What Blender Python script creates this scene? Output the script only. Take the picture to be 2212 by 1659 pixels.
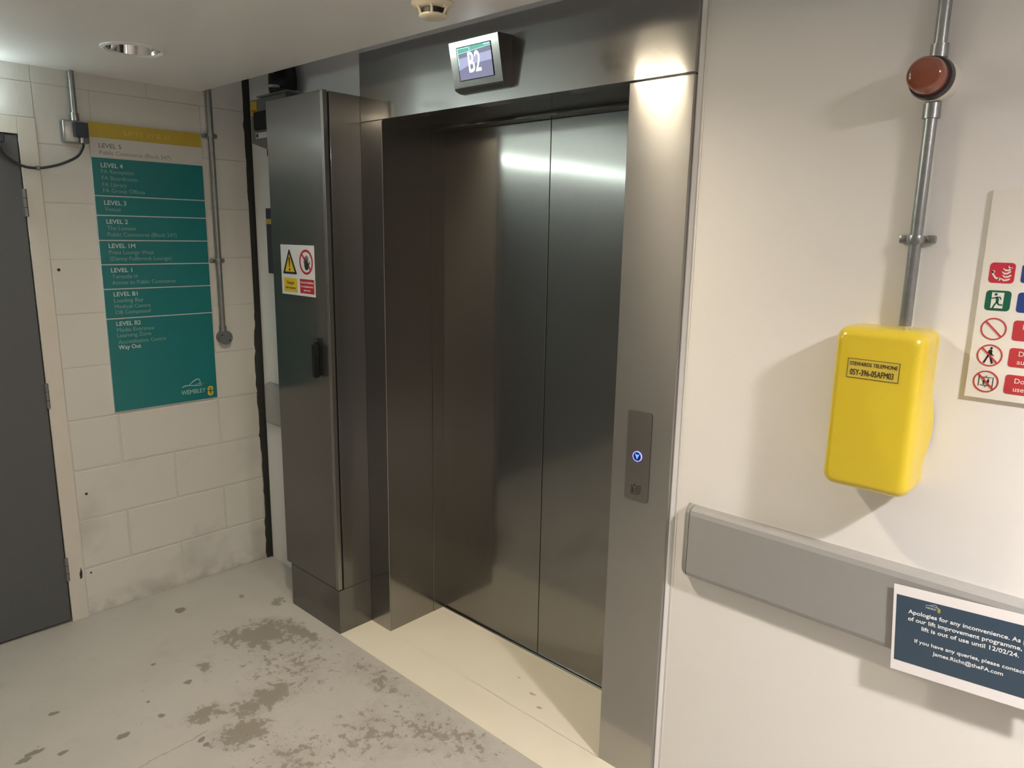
import bpy, bmesh, math, random
from mathutils import Vector, Matrix

for o in list(bpy.data.objects):
    bpy.data.objects.remove(o, do_unlink=True)
scene = bpy.context.scene
C = scene.collection
random.seed(7)
PI = math.pi

# ------------------------------------------------------------------ camera
cam_data = bpy.data.cameras.new('camera')
cam = bpy.data.objects.new('camera', cam_data)
C.objects.link(cam)
cam_data.sensor_fit = 'HORIZONTAL'
cam_data.sensor_width = 36.0
cam_data.lens = 1573.0 * 36.0 / 2212.0
cam_data.clip_start = 0.02
fwd = Vector((-0.66667736, 0.71807843, -0.19976155))
rgt = Vector((0.73035204, 0.68285458, 0.01719037))
upv = Vector((-0.14875213, 0.13443583, 0.97969373))
M = Matrix((rgt, upv, -fwd)).transposed().to_4x4()
M.translation = Vector((2.3169, -1.7534, 1.6832))
cam.matrix_world = M
scene.camera = cam

# ------------------------------------------------------------------ world, view
w = bpy.data.worlds.new('world')
scene.world = w
w.use_nodes = True
w.node_tree.nodes['Background'].inputs[0].default_value = (0.95, 0.97, 1.0, 1)
w.node_tree.nodes['Background'].inputs[1].default_value = 0.6
scene.view_settings.view_transform = 'Standard'
scene.view_settings.look = 'None'
scene.view_settings.gamma = 1.0
scene.view_settings.use_curve_mapping = False
scene.view_settings.exposure = 0.12

LAMP_WARM = 520.0      # the ceiling downlight in front of the lift
LAMP_RIGHT = 2150.0    # the downlight further along the corridor
BATTEN = 31.0          # the cool batten over the grey double door
FILL_REAR = 30.0      # unseen downlight added further back to brighten the lobby

# ------------------------------------------------------------------ dimensions (metres)
H = 2.10              # lift opening height
XR = 1.107            # opening width
XF = 1.3044           # right edge of the steel surround
XHL = -0.133          # left edge of the steel surround
ZT = 2.35             # top of the steel header
YW = 0.023            # painted wall face
YD = 0.312            # lift door face
XW = -1.044           # block wall face
ZC = 2.286            # ceiling
YE = -0.20            # ceiling edge
XC0, XC1, YC = -0.55, -0.134, -0.164   # cabinet
XMAX, YMIN = 5.5, -5.0

# ------------------------------------------------------------------ materials
def nt(name):
    m = bpy.data.materials.new(name)
    m.use_nodes = True
    t = m.node_tree
    b = t.nodes['Principled BSDF']
    return m, t, b

def lk(t, a, b):
    t.links.new(a, b)

def plain(name, col, rough=0.5, metal=0.0, vary=0.04, scale=30.0, bump=0.0, spec=0.5, emit=None, estr=0.0, coat=0.0):
    m, t, b = nt(name)
    b.inputs['Roughness'].default_value = rough
    b.inputs['Metallic'].default_value = metal
    b.inputs['Specular IOR Level'].default_value = spec
    b.inputs['Coat Weight'].default_value = coat
    tc = t.nodes.new('ShaderNodeTexCoord')
    no = t.nodes.new('ShaderNodeTexNoise')
    no.inputs['Scale'].default_value = scale
    no.inputs['Detail'].default_value = 5
    lk(t, tc.outputs['Object'], no.inputs['Vector'])
    rp = t.nodes.new('ShaderNodeValToRGB')
    rp.color_ramp.elements[0].color = [max(0, c * (1 - vary)) for c in col] + [1]
    rp.color_ramp.elements[1].color = [min(1, c * (1 + vary)) for c in col] + [1]
    lk(t, no.outputs['Fac'], rp.inputs['Fac'])
    lk(t, rp.outputs['Color'], b.inputs['Base Color'])
    if bump:
        bp = t.nodes.new('ShaderNodeBump')
        bp.inputs['Strength'].default_value = bump
        bp.inputs['Distance'].default_value = 0.002
        lk(t, no.outputs['Fac'], bp.inputs['Height'])
        lk(t, bp.outputs['Normal'], b.inputs['Normal'])
    if emit:
        b.inputs['Emission Color'].default_value = list(emit) + [1]
        b.inputs['Emission Strength'].default_value = estr
    return m

def steel(name, tangent, base=(0.275, 0.265, 0.25), rough=0.5, aniso=0.9, grain=(9.0, 9.0, 900.0), wide=0.22, core=0.5):
    """brushed stainless steel: the grooves run along x, so highlights smear vertically, with a sharper core"""
    m, t, b = nt(name)
    b2 = t.nodes.new('ShaderNodeBsdfPrincipled')
    b3 = t.nodes.new('ShaderNodeBsdfPrincipled')
    mx = t.nodes.new('ShaderNodeMixShader')
    mx.inputs[0].default_value = core
    lk(t, b2.outputs[0], mx.inputs[1])
    lk(t, b3.outputs[0], mx.inputs[2])
    my = t.nodes.new('ShaderNodeMixShader')
    my.inputs[0].default_value = 1 - wide
    lk(t, b.outputs[0], my.inputs[1])
    lk(t, mx.outputs[0], my.inputs[2])
    lk(t, my.outputs[0], t.nodes['Material Output'].inputs['Surface'])
    cv = t.nodes.new('ShaderNodeCombineXYZ')
    for i in range(3):
        cv.inputs[i].default_value = tangent[i]
    tc = t.nodes.new('ShaderNodeTexCoord')
    mp = t.nodes.new('ShaderNodeMapping')
    mp.inputs['Scale'].default_value = grain
    lk(t, tc.outputs['Object'], mp.inputs['Vector'])
    no = t.nodes.new('ShaderNodeTexNoise')
    no.inputs['Scale'].default_value = 1.5
    no.inputs['Detail'].default_value = 4
    lk(t, mp.outputs[0], no.inputs['Vector'])
    rp = t.nodes.new('ShaderNodeValToRGB')
    rp.color_ramp.elements[0].position = 0.3
    rp.color_ramp.elements[1].position = 0.7
    rp.color_ramp.elements[0].color = [c * 0.975 for c in base] + [1]
    rp.color_ramp.elements[1].color = [c * 1.025 for c in base] + [1]
    lk(t, no.outputs['Fac'], rp.inputs['Fac'])
    # sheet metal is never quite flat
    n2 = t.nodes.new('ShaderNodeTexNoise')
    n2.inputs['Scale'].default_value = 2.2
    n2.inputs['Detail'].default_value = 1
    lk(t, tc.outputs['Object'], n2.inputs['Vector'])
    bp = t.nodes.new('ShaderNodeBump')
    bp.inputs['Strength'].default_value = 0.10
    bp.inputs['Distance'].default_value = 0.01
    lk(t, n2.outputs['Fac'], bp.inputs['Height'])
    for k, (q, rr, an) in enumerate(((b, rough, aniso), (b2, 0.19, 0.85), (b3, 0.095, 0.6))):
        q.inputs['Metallic'].default_value = 1.0
        q.inputs['Anisotropic'].default_value = an
        lk(t, cv.outputs[0], q.inputs['Tangent'])
        lk(t, rp.outputs['Color'], q.inputs['Base Color'])
        lk(t, bp.outputs['Normal'], q.inputs['Normal'])
        mr = t.nodes.new('ShaderNodeMapRange')
        mr.inputs['To Min'].default_value = rr - 0.006
        mr.inputs['To Max'].default_value = rr + 0.006
        lk(t, no.outputs['Fac'], mr.inputs['Value'])
        lk(t, mr.outputs[0], q.inputs['Roughness'])
    return m

def wall_paint(name, col, smudge, smudge_amt, rough=0.6):
    m, t, b = nt(name)
    b.inputs['Roughness'].default_value = rough
    ge = t.nodes.new('ShaderNodeNewGeometry')
    n1 = t.nodes.new('ShaderNodeTexNoise')
    n1.inputs['Scale'].default_value = 3.3
    n1.inputs['Detail'].default_value = 4
    lk(t, ge.outputs['Position'], n1.inputs['Vector'])
    rp = t.nodes.new('ShaderNodeValToRGB')
    rp.color_ramp.elements[0].position = 0.50
    rp.color_ramp.elements[1].position = 0.72
    rp.color_ramp.elements[0].color = list(col) + [1]
    rp.color_ramp.elements[1].color = [c * (1 - smudge_amt) + s * smudge_amt for c, s in zip(col, smudge)] + [1]
    lk(t, n1.outputs['Fac'], rp.inputs['Fac'])
    lk(t, rp.outputs['Color'], b.inputs['Base Color'])
    n2 = t.nodes.new('ShaderNodeTexNoise')
    n2.inputs['Scale'].default_value = 160
    n2.inputs['Detail'].default_value = 3
    lk(t, ge.outputs['Position'], n2.inputs['Vector'])
    bp = t.nodes.new('ShaderNodeBump')
    bp.inputs['Strength'].default_value = 0.15
    bp.inputs['Distance'].default_value = 0.0015
    lk(t, n2.outputs['Fac'], bp.inputs['Height'])
    lk(t, bp.outputs['Normal'], b.inputs['Normal'])
    return m

def block_paint():
    """painted blockwork with grey scuffs and dirt near the floor"""
    m, t, b = nt('painted_blockwork')
    b.inputs['Roughness'].default_value = 0.55
    ge = t.nodes.new('ShaderNodeNewGeometry')
    def noise(scale, detail=4, rough=0.5):
        n = t.nodes.new('ShaderNodeTexNoise')
        n.inputs['Scale'].default_value = scale
        n.inputs['Detail'].default_value = detail
        n.inputs['Roughness'].default_value = rough
        lk(t, ge.outputs['Position'], n.inputs['Vector'])
        return n.outputs['Fac']
    def ramp(v, a, c):
        r = t.nodes.new('ShaderNodeMapRange')
        r.inputs['From Min'].default_value = a
        r.inputs['From Max'].default_value = c
        lk(t, v, r.inputs['Value'])
        return r.outputs[0]
    def math_(op, a, c=None):
        n = t.nodes.new('ShaderNodeMath')
        n.operation = op
        for i, v in enumerate((a, c)):
            if v is None:
                continue
            if isinstance(v, (int, float)):
                n.inputs[i].default_value = v
            else:
                lk(t, v, n.inputs[i])
        n.use_clamp = op == 'MULTIPLY'
        return n.outputs[0]
    sx = t.nodes.new('ShaderNodeSeparateXYZ')
    lk(t, ge.outputs['Position'], sx.inputs[0])
    low = ramp(sx.outputs['Z'], 1.0, 0.3)
    smudge = math_('MULTIPLY', ramp(noise(3.6, 3), 0.5, 0.68), low)
    foot = math_('MULTIPLY', ramp(sx.outputs['Z'], 0.10, 0.0), ramp(noise(14, 5), 0.35, 0.6))
    specks = math_('MULTIPLY', ramp(noise(60, 5, 0.7), 0.70, 0.76), ramp(sx.outputs['Z'], 0.6, 0.05))
    def mix(f, c1, c2):
        n = t.nodes.new('ShaderNodeMix')
        n.data_type = 'RGBA'
        lk(t, f, n.inputs['Factor'])
        for i, c in ((6, c1), (7, c2)):
            if isinstance(c, tuple):
                n.inputs[i].default_value = list(c) + [1]
            else:
                lk(t, c, n.inputs[i])
        return n.outputs[2]
    base = (0.66, 0.645, 0.60)
    c = mix(math_('MULTIPLY', smudge, 0.55), base, (0.42, 0.41, 0.39))
    c = mix(math_('MULTIPLY', foot, 0.6), c, (0.30, 0.275, 0.235))
    c = mix(math_('MULTIPLY', specks, 0.5), c, (0.30, 0.27, 0.22))
    lk(t, c, b.inputs['Base Color'])
    bp = t.nodes.new('ShaderNodeBump')
    bp.inputs['Strength'].default_value = 0.35
    bp.inputs['Distance'].default_value = 0.002
    lk(t, noise(110, 4), bp.inputs['Height'])
    lk(t, bp.outputs['Normal'], b.inputs['Normal'])
    return m

def floor_material(name, base, dark, stains, spots, line=None, soft=1.0):
    """painted concrete; stains and spots are ellipses (x, y, rx, ry) on the floor, broken up by noise"""
    m, t, b = nt(name)
    b.inputs['Roughness'].default_value = 0.5
    b.inputs['Specular IOR Level'].default_value = 0.35
    ge = t.nodes.new('ShaderNodeNewGeometry')
    pos = ge.outputs['Position']
    def noise(scale, detail=4, rough=0.5, vec=pos):
        n = t.nodes.new('ShaderNodeTexNoise')
        n.inputs['Scale'].default_value = scale
        n.inputs['Detail'].default_value = detail
        n.inputs['Roughness'].default_value = rough
        lk(t, vec, n.inputs['Vector'])
        return n
    def rng(v, a, c, lo=0.0, hi=1.0):
        r = t.nodes.new('ShaderNodeMapRange')
        r.inputs['From Min'].default_value = a
        r.inputs['From Max'].default_value = c
        r.inputs['To Min'].default_value = lo
        r.inputs['To Max'].default_value = hi
        lk(t, v, r.inputs['Value'])
        return r.outputs[0]
    def mth(op, a, c=None, clamp=False):
        n = t.nodes.new('ShaderNodeMath')
        n.operation = op
        n.use_clamp = clamp
        for i, v in enumerate((a, c)):
            if v is None:
                continue
            if isinstance(v, (int, float)):
                n.inputs[i].default_value = v
            else:
                lk(t, v, n.inputs[i])
        return n.outputs[0]
    # wobble the coordinates so the outlines are ragged
    wob = noise(22, 4, 0.6)
    vs = t.nodes.new('ShaderNodeVectorMath')
    vs.operation = 'SUBTRACT'
    lk(t, wob.outputs['Color'], vs.inputs[0])
    vs.inputs[1].default_value = (0.5, 0.5, 0.5)
    vm = t.nodes.new('ShaderNodeVectorMath')
    vm.operation = 'SCALE'
    lk(t, vs.outputs[0], vm.inputs[0])
    def warped(amount):
        s = t.nodes.new('ShaderNodeVectorMath')
        s.operation = 'SCALE'
        s.inputs[3].default_value = amount
        lk(t, vs.outputs[0], s.inputs[0])
        a = t.nodes.new('ShaderNodeVectorMath')
        a.operation = 'ADD'
        lk(t, pos, a.inputs[0])
        lk(t, s.outputs[0], a.inputs[1])
        return a.outputs[0]
    def blob(vec, x, y, rx, ry):
        s = t.nodes.new('ShaderNodeVectorMath')
        s.operation = 'SUBTRACT'
        lk(t, vec, s.inputs[0])
        s.inputs[1].default_value = (x, y, 0)
        k = t.nodes.new('ShaderNodeVectorMath')
        k.operation = 'MULTIPLY'
        lk(t, s.outputs[0], k.inputs[0])
        k.inputs[1].default_value = (1 / rx, 1 / ry, 0)
        l = t.nodes.new('ShaderNodeVectorMath')
        l.operation = 'LENGTH'
        lk(t, k.outputs[0], l.inputs[0])
        return l.outputs['Value']
    wide = warped(0.13)
    acc = None
    for s in stains:
        v = rng(blob(wide, *s[:4]), 1.0, 0.0, 0.0, s[4])
        acc = v if acc is None else mth('MAXIMUM', acc, v)
    fine = noise(26, 7, 0.72).outputs['Fac']
    if acc is not None:
        st = rng(mth('ADD', acc, mth('MULTIPLY', mth('SUBTRACT', fine, 0.5), 2.4)), 0.34, 0.46)
        halo = rng(mth('ADD', acc, mth('MULTIPLY', mth('SUBTRACT', noise(9, 6, 0.7).outputs['Fac'], 0.5), 1.6)), 0.10, 0.55)
    tight = warped(0.035)
    sp = None
    for s in spots:
        v = rng(blob(tight, *s), 1.0, 0.8)
        sp = v if sp is None else mth('MAXIMUM', sp, v)
    def mix(f, c1, c2):
        n = t.nodes.new('ShaderNodeMix')
        n.data_type = 'RGBA'
        lk(t, f, n.inputs['Factor'])
        for i, c in ((6, c1), (7, c2)):
            if isinstance(c, tuple):
                n.inputs[i].default_value = list(c) + [1]
            else:
                lk(t, c, n.inputs[i])
        return n.outputs[2]
    cloud = rng(noise(2.6, 5).outputs['Fac'], 0.35, 0.7)
    c = mix(cloud, base, tuple(x * (1 - 0.10 * soft) for x in base))
    grit = rng(noise(70, 6, 0.75).outputs['Fac'], 0.60, 0.72)
    c = mix(mth('MULTIPLY', grit, 0.35 * soft), c, dark)
    if acc is not None:
        c = mix(mth('MULTIPLY', halo, 0.28), c, dark)
        c = mix(mth('MULTIPLY', st, 0.72), c, dark)
        # worn-through specks all round the stains
        fleck = rng(noise(80, 6, 0.75).outputs['Fac'], 0.60, 0.64)
        c = mix(mth('MULTIPLY', mth('MULTIPLY', fleck, rng(acc, 0.0, 0.2)), 0.8), c, tuple(x * 0.8 for x in dark))
    if sp is not None:
        c = mix(mth('MULTIPLY', sp, 0.7), c, tuple(x * 0.55 for x in dark))
    if line:
        x0, y0, x1, y1 = line
        sx = t.nodes.new('ShaderNodeSeparateXYZ')
        lk(t, tight, sx.inputs[0])
        k = (x1 - x0) / (y1 - y0)
        d = mth('ABSOLUTE', mth('SUBTRACT', mth('SUBTRACT', sx.outputs['X'], x0), mth('MULTIPLY', mth('SUBTRACT', sx.outputs['Y'], y0), k)))
        on = mth('MULTIPLY', rng(d, 0.004, 0.001), rng(sx.outputs['Y'], y1 + 0.01, y1 - 0.01))
        c = mix(mth('MULTIPLY', on, 0.6), c, dark)
    lk(t, c, b.inputs['Base Color'])
    bp = t.nodes.new('ShaderNodeBump')
    bp.inputs['Strength'].default_value = 0.3
    bp.inputs['Distance'].default_value = 0.002
    lk(t, fine, bp.inputs['Height'])
    lk(t, bp.outputs['Normal'], b.inputs['Normal'])
    return m

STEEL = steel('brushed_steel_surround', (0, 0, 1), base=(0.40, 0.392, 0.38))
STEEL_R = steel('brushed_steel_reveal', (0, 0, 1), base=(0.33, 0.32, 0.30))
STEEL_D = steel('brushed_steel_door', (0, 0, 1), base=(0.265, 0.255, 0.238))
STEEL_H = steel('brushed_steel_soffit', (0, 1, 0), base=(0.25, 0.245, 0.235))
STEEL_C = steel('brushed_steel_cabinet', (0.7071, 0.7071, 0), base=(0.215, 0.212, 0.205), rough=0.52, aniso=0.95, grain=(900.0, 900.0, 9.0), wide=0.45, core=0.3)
STEEL_P = steel('satin_steel_plate', (0, 0, 1), base=(0.27, 0.255, 0.245))
CHROME = plain('polished_reflector', (0.82, 0.82, 0.83), 0.09, 1.0, 0.02)
GALV = plain('galvanised_conduit', (0.34, 0.35, 0.35), 0.34, 0.9, 0.22, 60, bump=0.2)
GALV_D = plain('weathered_conduit', (0.27, 0.275, 0.26), 0.42, 0.8, 0.30, 60, bump=0.2)
GREY_STEEL = plain('dull_grey_metal', (0.22, 0.23, 0.23), 0.45, 0.6, 0.08, 40)
WALL = wall_paint('cream_wall_paint', (0.83, 0.805, 0.765), (0.79, 0.76, 0.715), 0.3)
WALL_L = wall_paint('white_panel_paint', (0.70, 0.69, 0.67), (0.64, 0.63, 0.61), 0.3)
CEIL = wall_paint('ceiling_paint', (0.88, 0.87, 0.86), (0.85, 0.84, 0.825), 0.3, 0.30)
BLOCK = block_paint()
MORTAR = plain('painted_mortar', (0.60, 0.585, 0.54), 0.7, 0, 0.06, 40, bump=0.2)
JOINT = plain('dark_joint_filler', (0.030, 0.031, 0.028), 0.8, 0, 0.3, 50, bump=0.5)
FRAMEP = plain('cream_frame_gloss', (0.66, 0.62, 0.555), 0.35, 0, 0.04, 20)
DOORP = plain('dark_grey_door_laminate', (0.085, 0.09, 0.096), 0.5, 0, 0.08, 60)
BLACK = plain('black_plastic', (0.005, 0.006, 0.006), 0.5, 0, 0.1, 60, spec=0.25)
BLUEBLK = plain('blue_black_plastic', (0.018, 0.024, 0.042), 0.4, 0, 0.1, 60)
RUBBER = plain('black_rubber_cable', (0.015, 0.017, 0.024), 0.45, 0, 0.15, 60)
RAILM = plain('grey_crash_rail_plastic', (0.31, 0.30, 0.285), 0.5, 0, 0.03, 60, bump=0.05)
RAILC = plain('grey_crash_rail_cap_plastic', (0.29, 0.28, 0.265), 0.5, 0, 0.03, 60)
YEL = plain('yellow_gloss_plastic', (0.68, 0.51, 0.028), 0.28, 0, 0.03, 25, coat=0.3)
YEL_LBL = plain('yellow_label', (0.62, 0.46, 0.055), 0.55, 0, 0.04, 30)
TEAL = plain('teal_sign_panel', (0.014, 0.175, 0.185), 0.30, 0, 0.05, 12)
SIGN_Y = plain('yellow_sign_band', (0.50, 0.37, 0.05), 0.35, 0, 0.05, 12)
SIGN_YT = plain('faded_yellow_lettering', (0.62, 0.50, 0.12), 0.4, 0, 0.05, 12)
SIGN_W = plain('white_sign_band', (0.60, 0.585, 0.55), 0.35, 0, 0.03, 12)
LET_W = plain('white_lettering', (0.62, 0.66, 0.63), 0.5, 0, 0.03, 30)
LET_P = plain('pale_green_lettering', (0.22, 0.38, 0.36), 0.5, 0, 0.05, 30)
LET_G = plain('grey_lettering', (0.16, 0.19, 0.18), 0.5, 0, 0.05, 30)
LET_G2 = plain('light_grey_lettering', (0.24, 0.27, 0.26), 0.5, 0, 0.05, 30)
LET_B = plain('black_lettering', (0.012, 0.012, 0.012), 0.5, 0, 0.05, 30)
PAPER = plain('white_paper', (0.86, 0.82, 0.81), 0.6, 0, 0.02, 40)
NAVY = plain('slate_blue_print', (0.036, 0.066, 0.102), 0.45, 0, 0.04, 20)
WHITE_T = plain('white_print', (0.88, 0.88, 0.87), 0.5, 0, 0.02, 30)
WSIGN = plain('white_warning_sign', (0.62, 0.63, 0.65), 0.4, 0, 0.02, 30)
RED = plain('red_print', (0.40, 0.012, 0.020), 0.4, 0, 0.04, 30)
REDP = plain('red_panel_print', (0.50, 0.045, 0.050), 0.4, 0, 0.04, 30)
CRIM = plain('crimson_print', (0.55, 0.035, 0.060), 0.4, 0, 0.04, 30)
GRN = plain('green_print', (0.008, 0.115, 0.065), 0.4, 0, 0.04, 30)
BLU = plain('blue_print', (0.022, 0.055, 0.22), 0.4, 0, 0.04, 30)
YPRINT = plain('yellow_print', (0.60, 0.42, 0.02), 0.4, 0, 0.04, 30)
FSIGN = plain('cream_sign_board', (0.82, 0.78, 0.70), 0.45, 0, 0.02, 20)
CREAM = plain('cream_detector_plastic', (0.72, 0.66, 0.50), 0.4, 0, 0.03, 30)
SOOT = plain('dark_detector_chamber', (0.012, 0.014, 0.016), 0.5, 0, 0.1, 60)
AMBER = plain('amber_lens', (0.25, 0.065, 0.030), 0.16, 0, 0.08, 40, coat=0.6)
WHITEP = plain('white_plastic', (0.74, 0.70, 0.64), 0.4, 0, 0.03, 30)
DARKBOX = plain('dark_maroon_plastic', (0.028, 0.020, 0.022), 0.3, 0, 0.1, 30)
BEAD = plain('white_edge_bead', (0.84, 0.82, 0.78), 0.4, 0, 0.03, 30)
LAMP_OFF = plain('unlit_lamp_glass', (0.10, 0.105, 0.11), 0.25, 0, 0.05, 30)
SILL = plain('aluminium_sill', (0.60, 0.57, 0.53), 0.3, 1.0, 0.05, 60)
LOGO_W = plain('logo_white', (0.42, 0.58, 0.55), 0.5, 0, 0.03, 30)
LOGO_Y = plain('logo_yellow', (0.55, 0.50, 0.10), 0.5, 0, 0.03, 30)
LOGO_O = plain('logo_ochre', (0.36, 0.26, 0.02), 0.5, 0, 0.03, 30)
def emis(name, col, s):
    m, t, b = nt(name)
    b.inputs['Base Color'].default_value = [c * 0.3 for c in col] + [1]
    b.inputs['Emission Color'].default_value = list(col) + [1]
    b.inputs['Emission Strength'].default_value = s
    return m
GLOW_A = emis('warm_lamp_glow', (1.0, 0.87, 0.68), LAMP_WARM)
GLOW_B = emis('neutral_lamp_glow', (1.0, 0.945, 0.93), LAMP_RIGHT)
RING_A = emis('warm_ring_glow', (1.0, 0.85, 0.63), 330.0)
RING_B = emis('neutral_ring_glow', (1.0, 0.945, 0.93), 880.0)
RING_C = emis('rear_fill_ring', (1.0, 0.93, 0.86), 15.0)
GLOW_C = emis('rear_fill_glow', (1.0, 0.93, 0.86), FILL_REAR)
GLOW_D = emis('cool_tube_glow', (0.84, 1.0, 0.98), BATTEN)
SCR_BG = emis('screen_violet', (0.23, 0.23, 0.36), 0.9)
SCR_BAND = emis('screen_lilac', (0.44, 0.45, 0.66), 0.95)
SCR_DARK = emis('screen_slate', (0.25, 0.27, 0.36), 0.8)
SCR_GRN = emis('screen_green', (0.16, 0.52, 0.42), 0.9)
SCR_PALE = emis('screen_pale_green', (0.62, 0.95, 0.90), 0.95)
SCR_TXT = emis('screen_white', (0.95, 1.0, 0.95), 1.1)
BTN_BLUE = emis('button_deep_blue', (0.004, 0.006, 0.10), 0.6)
BTN_RING = emis('button_ring_blue', (0.30, 0.30, 1.0), 1.6)
BTN_ARROW = emis('button_arrow_blue', (0.10, 0.36, 1.0), 1.4)

# ------------------------------------------------------------------ object helpers
ORG = {}

def tag(o, label=None, cat=None, group=None, kind=None):
    if label:
        o['label'] = label
    if cat:
        o['category'] = cat
    if group:
        o['group'] = group
    if kind:
        o['kind'] = kind
    return o

def thing(name, loc, label, cat, group=None, kind=None):
    o = bpy.data.objects.new(name, None)
    o.empty_display_size = 0.05
    C.objects.link(o)
    o.location = loc
    ORG[o] = Vector(loc)
    return tag(o, label, cat, group, kind)

def obj(name, bm, mat, parent=None, smooth=False, origin=None):
    """link a bmesh written in world coordinates as one mesh object"""
    org = ORG[parent] if parent is not None else Vector(origin or (0, 0, 0))
    bmesh.ops.recalc_face_normals(bm, faces=bm.faces)
    for v in bm.verts:
        v.co -= org
    me = bpy.data.meshes.new(name)
    bm.to_mesh(me)
    bm.free()
    me.materials.append(mat)
    if smooth:
        for p in me.polygons:
            p.use_smooth = True
        try:
            me.set_sharp_from_angle(angle=math.radians(42))
        except Exception:
            pass
    o = bpy.data.objects.new(name, me)
    C.objects.link(o)
    if parent is not None:
        o.parent = parent
    else:
        o.location = org
    ORG[o] = org
    return o

def NB():
    return bmesh.new()

def abox(bm, x0, x1, y0, y1, z0, z1, bev=0.0, seg=2):
    vs = [bm.verts.new((x, y, z)) for x in (x0, x1) for y in (y0, y1) for z in (z0, z1)]
    q = [(0, 1, 3, 2), (4, 6, 7, 5), (0, 4, 5, 1), (2, 3, 7, 6), (0, 2, 6, 4), (1, 5, 7, 3)]
    fs = [bm.faces.new([vs[i] for i in f]) for f in q]
    if bev:
        es = list({e for f in fs for e in f.edges})
        bmesh.ops.bevel(bm, geom=es, offset=bev, segments=seg, profile=0.5, affect='EDGES')
    return bm

def box(x0, x1, y0, y1, z0, z1, bev=0.0, seg=2):
    return abox(NB(), x0, x1, y0, y1, z0, z1, bev, seg)

def fw(y):                       # a sheet facing -y: (u, v, d) = x, z, distance towards the lobby
    return lambda u, v, d=0.0: Vector((u, y - d, v))

def fl(x):                       # a sheet facing +x: (u, v, d) = y, z, distance off the wall
    return lambda u, v, d=0.0: Vector((x + d, u, v))

def aprism(bm, pts, f, d0, d1):
    a = [bm.verts.new(f(u, v, d0)) for u, v in pts]
    b = [bm.verts.new(f(u, v, d1)) for u, v in pts]
    n = len(pts)
    bm.faces.new(b)
    bm.faces.new(a[::-1])
    for i in range(n):
        j = (i + 1) % n
        bm.faces.new((a[i], a[j], b[j], b[i]))
    return bm

def prism(pts, f, d0, d1):
    return aprism(NB(), pts, f, d0, d1)

def aring(bm, outer, inner, f, d0, d1):
    n = len(outer)
    L = [[bm.verts.new(f(u, v, d)) for u, v in p] for p, d in ((outer, d1), (inner, d1), (inner, d0), (outer, d0))]
    for i in range(n):
        j = (i + 1) % n
        for k in range(4):
            a, b = L[k], L[(k + 1) % 4]
            bm.faces.new((a[i], a[j], b[j], b[i]))
    return bm

def circ(u, v, r, n=32, ry=None):
    ry = ry or r
    return [(u + r * math.cos(2 * PI * i / n), v + ry * math.sin(2 * PI * i / n)) for i in range(n)]

def rrect(u0, u1, v0, v1, r, n=5):
    pts = []
    for cx, cy, a0 in ((u1 - r, v1 - r, 0), (u0 + r, v1 - r, 90), (u0 + r, v0 + r, 180), (u1 - r, v0 + r, 270)):
        for i in range(n + 1):
            a = math.radians(a0 + 90 * i / n)
            pts.append((cx + r * math.cos(a), cy + r * math.sin(a)))
    return pts

def rect(u0, u1, v0, v1):
    return [(u0, v0), (u1, v0), (u1, v1), (u0, v1)]

def alathe(bm, prof, c, axis, n=32, close=False):
    """profile of (radius, height) about an axis through c"""
    axis = Vector(axis).normalized()
    a = Vector((1, 0, 0)) if abs(axis.x) < 0.9 else Vector((0, 1, 0))
    e1 = axis.cross(a).normalized()
    e2 = axis.cross(e1)
    rows = []
    for r, h in prof:
        if r < 1e-6:
            rows.append([bm.verts.new(Vector(c) + axis * h)])
        else:
            rows.append([bm.verts.new(Vector(c) + axis * h + e1 * (r * math.cos(2 * PI * i / n)) + e2 * (r * math.sin(2 * PI * i / n))) for i in range(n)])
    if close:
        rows.append(rows[0])
    for A, B in zip(rows, rows[1:]):
        for i in range(n):
            j = (i + 1) % n
            if len(A) == 1 and len(B) == 1:
                continue
            if len(A) == 1:
                bm.faces.new((A[0], B[j], B[i]))
            elif len(B) == 1:
                bm.faces.new((A[i], A[j], B[0]))
            else:
                bm.faces.new((A[i], A[j], B[j], B[i]))
    return bm

def lathe(prof, c, axis, n=32, close=False):
    return alathe(NB(), prof, c, axis, n, close)

def atube(bm, pts, r, n=12):
    pts = [Vector(p) for p in pts]
    rows = []
    prev = None
    for i, p in enumerate(pts):
        d = (pts[min(i + 1, len(pts) - 1)] - pts[max(i - 1, 0)]).normalized()
        if prev is None:
            a = Vector((0, 0, 1)) if abs(d.z) < 0.9 else Vector((1, 0, 0))
            e1 = d.cross(a).normalized()
        else:
            e1 = (prev - d * prev.dot(d)).normalized()
        prev = e1
        e2 = d.cross(e1)
        rr = r[i] if isinstance(r, (list, tuple)) else r
        rows.append([bm.verts.new(p + e1 * (rr * math.cos(2 * PI * k / n)) + e2 * (rr * math.sin(2 * PI * k / n))) for k in range(n)])
    for A, B in zip(rows, rows[1:]):
        for k in range(n):
            j = (k + 1) % n
            bm.faces.new((A[k], A[j], B[j], B[k]))
    bm.faces.new(rows[0][::-1])
    bm.faces.new(rows[-1])
    return bm

def tube(pts, r, n=12):
    return atube(NB(), pts, r, n)

def smooth_path(pts, k=8):
    """Catmull-Rom through the given points"""
    P = [Vector(p) for p in pts]
    P = [P[0] * 2 - P[1]] + P + [P[-1] * 2 - P[-2]]
    out = []
    for i in range(1, len(P) - 2):
        for s in range(k):
            u = s / k
            out.append(0.5 * ((2 * P[i]) + (P[i + 1] - P[i - 1]) * u + (2 * P[i - 1] - 5 * P[i] + 4 * P[i + 1] - P[i + 2]) * u * u
                              + (3 * P[i] - P[i - 1] - 3 * P[i + 1] + P[i + 2]) * u ** 3))
    out.append(P[-2])
    return out

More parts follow.
